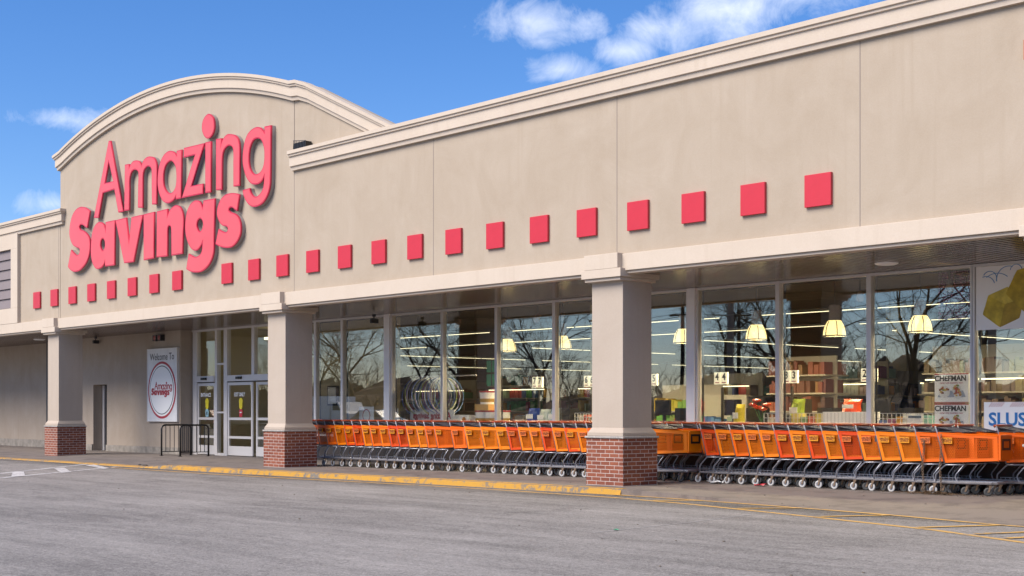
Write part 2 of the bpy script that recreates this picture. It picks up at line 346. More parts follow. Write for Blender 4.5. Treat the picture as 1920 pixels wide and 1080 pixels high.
def worn_paint(name, paint, under, amount, sc=6.):
    m = bpy.data.materials.new(name); m.use_nodes = True; nt = m.node_tree; b = nt.nodes['Principled BSDF']; b.inputs['Roughness'].default_value = .7
    g = N(nt, 'ShaderNodeNewGeometry')
    n = N(nt, 'ShaderNodeTexNoise', i_Scale=sc, i_Detail=9., i_Roughness=.72); nt.links.new(g.outputs['Position'], n.inputs['Vector'])
    n2 = N(nt, 'ShaderNodeTexNoise', i_Scale=1.1, i_Detail=4.); nt.links.new(g.outputs['Position'], n2.inputs['Vector'])
    k = mth(nt, 'ADD', n.outputs[0], mth(nt, 'MULTIPLY', mth(nt, 'SUBTRACT', n2.outputs[0], .5), .5))
    f = mth(nt, 'MULTIPLY', mth(nt, 'SUBTRACT', k, 1 - amount), 9., clamp=True)
    x = N(nt, 'ShaderNodeMixRGB'); x.inputs[1].default_value = (*paint, 1); x.inputs[2].default_value = (*under, 1)
    nt.links.new(f, x.inputs[0])
    n3 = N(nt, 'ShaderNodeTexNoise', i_Scale=60., i_Detail=3.); nt.links.new(g.outputs['Position'], n3.inputs['Vector'])
    y = N(nt, 'ShaderNodeMixRGB', blend_type='MULTIPLY'); y.inputs[0].default_value = .5; nt.links.new(x.outputs[0], y.inputs[1])
    r = N(nt, 'ShaderNodeMapRange'); r.inputs['To Min'].default_value = .5; r.inputs['To Max'].default_value = 1.5; nt.links.new(n3.outputs[0], r.inputs[0]); nt.links.new(r.outputs[0], y.inputs[2])
    nt.links.new(y.outputs[0], b.inputs['Base Color']); return m
M['kerb'] = worn_paint('kerb_yellow', (.44, .225, .018), (.15, .13, .105), .505, 6.5)
M['yline'] = worn_paint('line_yellow', (.52, .30, .075), (.20, .18, .165), .47, 9.)
M['wline'] = worn_paint('line_white', (.50, .49, .48), (.20, .19, .195), .52, 10.)
M['faded'] = worn_paint('line_faded', (.40, .39, .38), (.29, .28, .275), .50, 14.)
M['walk'] = worn_paint('sidewalk_concrete', (.165, .138, .122), (.12, .10, .09), .5, 2.2)

def basket_mat(name, col):
    m = bpy.data.materials.new(name); m.use_nodes = True; nt = m.node_tree; b = nt.nodes['Principled BSDF']; out = nt.nodes['Material Output']
    b.inputs['Base Color'].default_value = (*col, 1); b.inputs['Roughness'].default_value = .42; b.inputs['Specular IOR Level'].default_value = .25
    b.inputs['Subsurface Weight'].default_value = 0
    t = N(nt, 'ShaderNodeTexCoord'); s = N(nt, 'ShaderNodeSeparateXYZ'); nt.links.new(t.outputs['Object'], s.inputs[0])
    p = .030
    # staggered rows of round holes through the moulded plastic
    row = mth(nt, 'DIVIDE', s.outputs[2], p * .866); ri = mth(nt, 'FLOOR', row)
    xx = mth(nt, 'ADD', mth(nt, 'DIVIDE', mth(nt, 'ADD', s.outputs[0], mth(nt, 'MULTIPLY', s.outputs[1], .9)), p), mth(nt, 'MULTIPLY', mth(nt, 'MODULO', ri, 2.), .5))
    fx = mth(nt, 'SUBTRACT', mth(nt, 'FRACT', xx), .5); fz = mth(nt, 'MULTIPLY', mth(nt, 'SUBTRACT', mth(nt, 'FRACT', row), .5), .866)
    d = mth(nt, 'SQRT', mth(nt, 'ADD', mth(nt, 'MULTIPLY', fx, fx), mth(nt, 'MULTIPLY', fz, fz)))
    hole = mth(nt, 'LESS_THAN', d, .385)
    tr = N(nt, 'ShaderNodeBsdfTransparent'); mx = N(nt, 'ShaderNodeMixShader')
    nt.links.new(hole, mx.inputs[0]); nt.links.new(b.outputs[0], mx.inputs[1]); nt.links.new(tr.outputs[0], mx.inputs[2]); nt.links.new(mx.outputs[0], out.inputs[0])
    return m
CARTCOL = {'yellow-orange': (.78, .19, .002), 'orange': (.73, .118, .001), 'red-orange': (.63, .058, .003)}
PLATECOL = {'y': (.82, .33, .012), 'o': (.80, .19, .03)}
for k, c in CARTCOL.items():
    M['bk_' + k] = basket_mat(k + '_perforated', tuple(q * .72 for q in c)); M['rim_' + k] = mat(k + '_plastic', c, .36)  # mesh plastic darkened: the dim inside behind the holes is put into its colour
for k, c in PLATECOL.items(): M['pl_' + k] = mat('plate_' + k, c, .45)
M['bulkhead'] = mat('dark_bulkhead', (.035, .027, .024), .7, var=.3, vscale=4)

# ------------------------------------------------------------------ ground
g = MB(); g.quad((-400, -400, 0), (400, -400, 0), (400, 400, 0), (-400, 400, 0)); struct('parking_lot', g, M['asphalt'])
EDGE = [(-80, 15.75), (-40, 16.0), (-30, 16.05), (-26.5, 16.12), (-24, 16.3), (-20.7, 16.5), (-17, 16.62), (-15.6, 16.7), (-13.8, 16.62), (-12, 16.42), (-10.3, 16.22), (-8.5, 15.78), (-7.5, 15.7), (-2, 15.7)]
def edge_y(x):
    for (a, b), (c, d) in zip(EDGE, EDGE[1:]):
        if a <= x <= c: return b + (d - b) * (x - a) / (c - a)
    return EDGE[-1][1]
def walk_z(x, y):
    t = min(1, max(0, (x + 16.2) / 5.5)); t = t * t * (3 - 2 * t)
    ez = .10 - .094 * t
    if x < -29.5: u = min(1, (-29.5 - x) / 1.6); ez = .10 - .072 * u * u * (3 - 2 * u)
    w = min(1, max(0, (y - edge_y(x)) / (2.2)))
    return ez + (.10 - ez) * w
xs = [-80, -60, -45] + [-40 + k * .5 for k in range(0, 76)]
g = MB(); ws = [0, .15, .4, .7, 1.0, 1.5, 2.2, 3.0, 5.4]
for x0, x1 in zip(xs, xs[1:]):
    for w0, w1 in zip(ws, ws[1:]):
        p = [(x0, edge_y(x0) + w0), (x1, edge_y(x1) + w0), (x1, edge_y(x1) + w1), (x0, edge_y(x0) + w1)]
        g.quad(*[(x, y, walk_z(x, y)) for x, y in p])
    g.quad((x0, edge_y(x0), -.05), (x1, edge_y(x1), -.05), (x1, edge_y(x1), walk_z(x1, edge_y(x1))), (x0, edge_y(x0), walk_z(x0, edge_y(x0))))
struct('sidewalk', g, M['walk'])
# the kerb: a real step, top face and front face painted yellow, fading into the ramp; a broken joint near the entrance
rng = random.Random(4)
g = MB(); kx = [-80, -60, -45] + [-40 + k * .35 for k in range(0, 70)] + [-15.6]
for x0, x1 in zip(kx, kx[1:]):
    if x1 <= x0: continue
    h0, h1 = walk_z(x0, edge_y(x0)) + .005, walk_z(x1, edge_y(x1)) + .005
    if -32.5 < x0 < -31: pass
    j0, j1 = (rng.uniform(-.012, .012) for _ in range(2))
    a0, a1 = edge_y(x0), edge_y(x1)
    g.quad((x0, a0 - .035, 0), (x1, a1 - .035, 0), (x1, a1 - .012, h1 - .02), (x0, a0 - .012, h0 - .02))
    g.quad((x0, a0 - .012, h0 - .02), (x1, a1 - .012, h1 - .02), (x1, a1 + .02, h1), (x0, a0 + .02, h0))
    g.quad((x0, a0 + .02, h0), (x1, a1 + .02, h1), (x1, a1 + .13, h1 + .002), (x0, a0 + .13, h0 + .002))
struct('curb', g, M['kerb'])
def strip(pts, w, z=.004, mb=None, zf=None):
    mb = mb or MB(); P = [Vector((*p, 0)) for p in pts]; L = []
    for k, p in enumerate(P):
        t = (P[min(k + 1, len(P) - 1)] - P[max(k - 1, 0)]).normalized(); n = Vector((-t.y, t.x, 0)); L.append((p - n * w / 2, p + n * w / 2))
    for (a, b), (c, d) in zip(L, L[1:]):
        q = [a, c, d, b]
        mb.quad(*[(v.x, v.y, (zf(v.x, v.y) if zf else 0) + z) for v in q])
    return mb
def dens(pts, step=.5):
    o = []
    for a, b in zip(pts, pts[1:]):
        n = max(1, int(math.dist(a, b) / step))
        o += [(a[0] + (b[0] - a[0]) * k / n, a[1] + (b[1] - a[1]) * k / n) for k in range(n)]
    return o + [pts[-1]]
LINE = [(-32, 15.45), (-30.9, 15.5), (-26.8, 15.52), (-23.9, 15.72), (-20.8, 16.02), (-18, 16.15), (-15.2, 16.1), (-13.46, 15.83), (-10.66, 15.1), (-8.57, 14.5), (-7.16, 13.85), (-4, 12.4)]
def on_line(x):
    for (a, b), (c, d) in zip(LINE, LINE[1:]):
        if a <= x <= c: return b + (d - b) * (x - a) / (c - a)
struct('yellow_lane_line', strip(LINE, .11), M['yline'])
g = MB(); strip(dens([(x, edge_y(x) - .04) for x in (-15.7, -14.5, -13, -12, -11, -10, -9, -8.3, -7.4, -5)]), .13, .006, g); struct('yellow_edge_line', g, M['yline'])
g = MB()
for a, b in (((-14.28, 16.0), (-13.7, 16.55)), ((-12.3, 15.58), (-11.75, 16.3)), ((-10.66, 15.1), (-10.15, 16.1)), ((-8.85, 14.62), (-8.35, 15.72)),
             ((-7.95, 14.35), (-7.6, 15.2)), ((-7.45, 14.1), (-7.2, 15.0)), ((-7.0, 13.95), (-6.7, 14.9))): strip([a, b], .11, .009, g)
struct('yellow_hatch_lines', g, M['yline'])
g = MB(); strip([(-20, -1.5), (-30.2, 12.2), (-33.94, 16.0)], .15, .004, g); strip([(-18.4, -1.5), (-28.2, 11.4), (-31.9, 15.85)], .15, .004, g)
struct('crosswalk_lines', g, M['wline'])
g = MB()
for q in ([(-30.546, 12.628), (-28.5, 11.75), (-28.62, 12.1), (-30.7, 12.95)], [(-31.9, 14.2), (-29.5, 13.3), (-29.75, 13.65), (-32.1, 14.55)], [(-33.2, 15.6), (-30.75, 14.9), (-31.1, 15.25), (-33.45, 15.95)]):
    g.quad(*[(x, y, .009) for x, y in q])
struct('crosswalk_bars', g, M['wline'])

g = MB()
for pts in ([(-11.0, 11.3), (-11.2, 13.2), (-11.5, 14.9)], [(-17.8, 10.2), (-16.6, 11.5), (-15.9, 12.9)]): strip(dens(pts, .3), .022, .004, g)
struct('faded_lines', g, M['faded'])
# ------------------------------------------------------------------ the store
YF = 17.42; YS = 20.63            # facade plane, shop-window plane
store = thing('store_building', 'long tan stucco supermarket with an arched entrance parapet and covered walkway', 'building', (-26, 17.42, 0))
XR = -3.0; XL = -75.0
w = MB(); w.box(-26.40, XR, YF, YF + .4, 4.06, 7.15); w.build('upper_wall', M['wall'], store)
w = MB(); w.box(XL, -38.72, YF, YF + .4, 4.06, 7.12); w.build('upper_wall', M['wall'], store)
# arched parapet over the entrance
def arch(x, z_end=8.82, sag=.96):
    h = 6.15; rr = (h * h + sag * sag) / (2 * sag); return z_end + math.sqrt(max(rr * rr - (x + 32.55) ** 2, 0)) - (rr - sag)
ax = [-38.7 + 12.3 * k / 48 for k in range(49)]
w = MB(); w.prism([(-38.7, 4.06), (-26.4, 4.06)] + [(x, arch(x) - .06) for x in reversed(ax)], YF + .002, YF + .4)
w.prism([(-26.398, 6.9), (-22.0, 6.9), (-22.0, 6.93), (-22.62, 7.22), (-25.87, 8.70), (-26.398, 8.80)], YF + .004, YF + .4)
w.box(-38.698, -38.3, YF + .401, 22.4, 4.2, 8.2)
w.build('arched_parapet', M['wall'], store)
PROF = [(-.02, 0), (.18, 0), (.18, -.075), (.15, -.085), (.15, -.125), (.115, -.135), (.115, -.345), (.08, -.355), (.07, -.435), (-.02, -.435)]
def cornice(path, cap0=True, cap1=True):
    """path: (x, y, z_top, nx, ny) with the outward direction at each point"""
    m = MB(); n = len(PROF)
    for x, y, z, nx, ny in path:
        for o, dz in PROF: m.v.append((x + nx * o, y + ny * o, z + dz))
    for k in range(len(path) - 1):
        for j in range(n - 1): m.f.append((k * n + j, (k + 1) * n + j, (k + 1) * n + j + 1, k * n + j + 1)); m.c.append(None)
    if cap0: m.f.append(tuple(range(n - 1, -1, -1))); m.c.append(None)
    if cap1: m.f.append(tuple(range((len(path) - 1) * n, len(path) * n))); m.c.append(None)
    return m
pa = [(-38.7, 22.4, 8.2, -1, 0), (-38.7, YF, 8.86, -1, -1)] + [(x, YF, arch(x) + .04, 0, -1) for x in ax[1:-1]] + [(-26.4, YF, 8.86, 0, -1), (-26.15, YF + .01, 8.84, 0, -1), (-25.8, YF + .03, 8.72, 0, -1), (-22.62, YF + .03, 7.275, 0, -1)]
cornice(pa).build('arched_cornice', M['trim'], store)
cornice([(-26.44, YF, 7.27, 0, -1), (XR, YF, 7.27, 0, -1)]).build('cornice', M['trim'], store)
cornice([(XL, YF, 7.27, 0, -1), (-38.5, YF, 7.27, 1, -1), (-38.5, YF + .02, 7.27, 1, 0)]).build('cornice', M['trim'], store)
w = MB()
for x, z1 in ((-38.82, 6.84), (-26.408, 8.44), (-21.41, 6.84), (-16.38, 6.84), (-11.49, 6.84)):
    w.box(x - .008, x + .008, YF - .003, YF + .01, 4.09, z1)
w.build('wall_joint', M['joint'], store)
# fascia beam with a set-back lip, and the ribbed metal soffit behind it
w = MB(); w.box(XL, XR, YF - .10, YF + .16, 3.80, 4.09); w.box(XL, XR, YF - .055, YF + .16, 3.752, 3.798); w.build('fascia_beam', M['trim'], store, bevel=.006)
w = MB(); k = 0; x = XL + 20; zs = 3.775
while x < XR:
    w.quad((x, YF + .16, zs), (x, YS + .1, zs), (x + .085, YS + .1, zs), (x + .085, YF + .16, zs))
    w.quad((x + .085, YF + .16, zs), (x + .085, YS + .1, zs), (x + .10, YS + .1, zs + .018), (x + .10, YF + .16, zs + .018))
    w.quad((x + .10, YF + .16, zs + .018), (x + .10, YS + .1, zs + .018), (x + .115, YS + .1, zs + .018), (x + .115, YF + .16, zs + .018))
    w.quad((x + .115, YF + .16, zs + .018), (x + .115, YS + .1, zs + .018), (x + .13, YS + .1, zs), (x + .13, YF + .16, zs)); x += .13
w.build('ribbed_soffit', M['soffit'], store)
w = MB(); w.box(XL, XR, YF + .41, 60, 4.42, 4.6); w.build('roof', M['joint'], store)
w = MB(); w.box(XL, XR, YF + .17, YS + .1, 3.84, 4.05); w.build('soffit_plenum', M['joint'], store)
# square columns: brick base, rough limestone cap, stucco shaft, stepped capital
for n, xc in enumerate((-39.075, -27.065, -16.566, -8.44)):
    yc = 17.28 + .46; zb = -.02 if xc > -10 else .05
    sh = MB(); sh.box(xc - .37, xc + .37, yc - .37, yc + .37, 1.10, 3.66)
    sh.frustum((xc - .43, xc + .43, yc - .43, yc + .43), 1.005, (xc - .37, xc + .37, yc - .37, yc + .37), 1.105); sh.box(xc - .43, xc + .43, yc - .43, yc + .43, .955, 1.004)
    col = sh.build('column', M['column'], store, bevel=.008)
    b = MB(); b.box(xc - .44, xc + .44, yc - .44, yc + .44, zb, .915); b.build('brick_base', M['brick'], col)
    b = MB(); b.box(xc - .465, xc + .465, yc - .465, yc + .465, .916, .954); b.build('limestone_cap', M['lime'], col, bevel=.012)
    b = MB(); b.box(xc - .40, xc + .40, 17.20, 17.36, 3.845, 4.105); b.box(xc - .47, xc + .47, 17.20, yc + .47, 3.695, 3.843); b.box(xc - .425, xc + .425, 17.245, yc + .425, 3.640, 3.693)
    b.build('capital', M['trim'], col, bevel=.006)
# louvred vent in a raised cream surround, far left
w = MB(); w.box(XL, -41.55, YF - .10, YF + .05, 6.41, 6.855); w.box(XL, -41.55, YF - .10, YF + .05, 4.10, 4.575); w.box(-42.05, -41.55, YF - .10, YF + .05, 4.578, 6.407)
vent = w.build('vent_surround', M['trim'], store)
w = MB(); z = 4.59
w.box(-46, -42.052, YF - .005, YF + .03, 4.58, 6.405)
while z < 6.4:
    z1 = min(z + .295, 6.40)
    w.quad((-46, YF - .06, z), (-42.053, YF - .06, z), (-42.053, YF - .012, z1), (-46, YF - .012, z1)); w.quad((-46, YF - .012, z), (-42.053, YF - .012, z), (-42.053, YF - .06, z), (-46, YF - .06, z)); z += .305
w.build('louvre', M['louvre'], vent)
# walls under the canopy, left of the entrance
w = MB(); w.box(XL, -45.9, YS + .02, YS + .3, .05, 4.0); w.build('entry_wall', M['wall_low'], store)
w = MB(); yw = 20.20
w.box(-45.9, -42.39, yw, YS + .3, .05, 4.0); w.box(-41.42, -36.66, yw, YS + .3, .05, 4.0); w.box(-42.39, -41.42, yw, YS + .3, 2.24, 4.0)
w.build('entry_wall', M['wall_low'], store)
w = MB(); w.box(-46.06, -45.905, yw + .02, YS + .019, .1, 3.77); w.build('dark_wall_strip', M['gasket'], store)  # dark upright strip at the step between the two entry walls
w = MB(); w.box(XL, -46.08, YS - .03, YS + .018, .06, .36); w.box(-45.9, -42.40, yw - .05, yw - .001, .06, .30); w.box(-41.4, -36.64, yw - .05, yw - .001, .06, .30); w.build('concrete_plinth', M['plinth'], store)
w = MB(); w.box(-42.39, -41.42, YS - .08, YS - .04, .08, 2.24); sd_ = w.build('side_door', M['dark'], store)
w = MB(); w.box(-42.385, -42.25, YS - .12, YS - .081, .08, 2.22); w.build('door_frame', M['alu'], sd_)

# shop windows
def win(x0, x1, z0=.78, z1=3.725, fm='alu', gm='glass'):
    f = MB(); y0, y1 = YS - .05, YS + .07
    f.box(x0 - .045, x0, y0, y1, z0 - .05, z1 + .045); f.box(x1, x1 + .045, y0, y1, z0 - .05, z1 + .045)
    f.box(x0, x1, y0, y1, z1, z1 + .045); f.box(x0, x1, y0, y1, z0 - .05, z0)
    o = f.build('shop_window', M[fm], store)
    g = MB(); g.box(x0 + .012, x0 + .05, y1 + .001, y1 + .012, z0, z1); g.box(x1 - .05, x1 - .012, y1 + .001, y1 + .012, z0, z1); g.box(x0 + .05, x1 - .05, y1 + .001, y1 + .012, z1 - .03, z1)
    g.build('gasket', M['gasket'], o)
    p = MB(); p.box(x0, x1, YS + .005, YS + .017, z0, z1); p.build('pane', M[gm], o); return o
WINS = [(-31.75, -30.28), (-30.19, -29.07), (-28.98, -27.23), (-26.92, -25.03), (-24.95, -23.12), (-23.04, -21.26), (-21.17, -19.40), (-19.31, -17.51), (-17.22, -15.38), (-15.29, -13.45), (-13.36, -11.50), (-11.42, -9.60), (-9.51, -7.7), (-7.6, -5.8), (-5.7, -3.9)]
for a, b in WINS: win(a, b)
for a, b in ((-27.185, -26.965), (-17.465, -17.265)):
    w = MB(); w.box(a, b, YS - .09, YS + .08, .73, 3.77); w.build('window_post', M['post'], store)
w = MB(); w.box(-31.8, XR, YS - .02, YS + .2, .05, .729); w.build('bulkhead_wall', M['bulkhead'], store)
# entrance: aluminium frame, transoms, sliding doors
F = MB(); y0, y1 = YS - .06, YS + .07
for a, b in ((-36.60, -36.36), (-35.32, -35.20), (-34.83, -34.64), (-31.9, -31.80)): F.box(a, b, y0, y1, .1, 3.725)
F.box(-36.66, -31.8, y0 + .002, y1 - .002, 3.726, 3.775); F.box(-33.34, -33.20, y0 + .004, y1 - .004, 2.38, 3.725)
F.box(-36.36, -35.32, y0 - .04, y1, 2.235, 2.405); F.box(-34.64, -31.9, y0 - .04, y1, 2.235, 2.405)
F.box(-35.20, -34.83, y0 + .01, y1 - .01, 2.72, 2.77); F.box(-35.20, -34.83, y0 + .01, y1 - .01, 1.32, 1.37); F.box(-35.20, -34.83, y0 + .01, y1 - .01, .1, .17)
ent = F.build('entrance_frame', M['alu'], store)
p = MB()
for a, b, z0, z1 in ((-36.36, -35.32, 2.405, 3.725), (-34.64, -33.34, 2.405, 3.725), (-33.20, -31.9, 2.405, 3.725), (-35.20, -34.83, .17, 1.32), (-35.20, -34.83, 1.37, 2.72), (-35.20, -34.83, 2.77, 3.725)): p.box(a, b, YS + .0, YS + .01, z0, z1)
p.build('pane', M['doorglass'], ent)
p = MB()
for xc in (-35.84, -33.9):
    p.box(xc - .13, xc + .13, y0 - .10, y0 - .041, 2.29, 2.36); p.box(xc - .07, xc + .07, y0 - .115, y0 - .10, 2.30, 2.35)
p.build('motion_sensor', M['black'], ent)
def door(x0, x1, y, words, stick):
    d = MB(); z1 = 2.2
    d.box(x0, x0 + .075, y, y + .045, .12, z1); d.box(x1 - .075, x1, y, y + .045, .12, z1)
    for a, b in ((2.12, z1), (1.13, 1.20), (.60, .67), (.12, .385)): d.box(x0 + .075, x1 - .075, y + .002, y + .043, a, b)
    o = d.build('sliding_door', M['alu'], store)
    p = MB(); p.box(x0 + .075, x1 - .075, y + .018, y + .026, .385, 2.12); p.build('pane', M['doorglass'], o)
    if words:
        xc = (x0 + x1) / 2
        text('door_lettering', words, .155, (xc - .02, y - .004, 1.85), M['white'], o, sx=.72, bold=.004)
        s = MB(); s.lathe((xc + .05, y - .004, 1.66), [(0, 0), (.10, 0)], 20, 'y'); s.box(xc - .03, xc + .13, y - .005, y - .003, 1.52, 1.66); s.lathe((xc + .05, y - .0045, 1.52), [(0, 0), (.085, 0)], 16, 'y'); s.build('warning_sticker', M['yellow'], o)
        s = MB(); s.lathe((xc + .05, y - .004, 1.36), [(0, 0), (.095, 0)], 20, 'y'); s.box(xc - .03, xc + .13, y - .005, y - .003, 1.22, 1.40); s.build('notice_sticker', M['red_tile'] if stick else M['sticker_blue'], o)
        s = MB(); s.box(xc - .005, xc + .10, y - .008, y - .0062, 1.33, 1.36) if stick else s.box(xc + .02, xc + .08, y - .008, y - .0062, 1.26, 1.37); s.build('sticker_mark', M['white'] if stick else M['black_print'], o)
    return o
M['sticker_blue'] = mat('sticker_blue', (.30, .52, .58), .5)
door(-36.34, -35.33, YS - .045, 'ENTRANCE', False)
door(-34.63, -33.30, YS - .045, 'EXIT ONLY', True)
door(-33.22, -31.91, YS + .02, '', True)
w = MB(); w.box(-36.34, -35.33, YS - .052, YS - .02, 2.205, 2.232); w.box(-34.63, -31.91, YS - .052, YS - .02, 2.205, 2.232); w.build('door_track', M['gasket'], ent)
# shell of the shop behind the glass
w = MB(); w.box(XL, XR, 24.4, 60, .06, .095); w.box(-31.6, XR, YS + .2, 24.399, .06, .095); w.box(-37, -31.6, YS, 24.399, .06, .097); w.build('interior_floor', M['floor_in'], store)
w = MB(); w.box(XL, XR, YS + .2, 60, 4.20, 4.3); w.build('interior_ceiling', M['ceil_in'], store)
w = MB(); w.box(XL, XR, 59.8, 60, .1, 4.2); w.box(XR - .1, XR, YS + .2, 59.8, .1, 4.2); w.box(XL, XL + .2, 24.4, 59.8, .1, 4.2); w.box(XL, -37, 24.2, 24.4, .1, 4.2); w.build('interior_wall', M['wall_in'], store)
w = MB(); w.box(-37, -31.5, 24.2, 24.4, .1, 4.2); w.box(-31.62, -31.5, YS + .3, 24.2, 2.9, 4.2); w.box(-31.62, -31.5, 22.6, 24.2, .1, 2.9); w.box(-37, -36.8, YS + .3, 24.2, .1, 4.2); w.box(-37, -31.6, YS + .1, 24.2, 3.9, 4.1); w.build('vestibule_wall', M['vest'], store)
w = MB(); w.box(-36.4, -32.0, 24.15, 24.198, .1, 1.0); w.build('vestibule_dado', M['dark'], store)
w = MB(); w.box(-35.9, -33.2, 22.6, 22.72, 3.55, 3.62); w.box(-33.0, -32.2, 21.8, 21.9, 3.4, 3.46); w.build('vestibule_light', M['tubeL'], store)
w = MB(); w.box(-34.75, -34.25, 24.11, 24.19, 1.55, 2.15); w.build('notice_frame', M['black'], store)
w = MB(); w.box(-34.70, -34.30, 24.10, 24.109, 1.60, 2.10); w.build('notice_sheet', M['paper'], store)

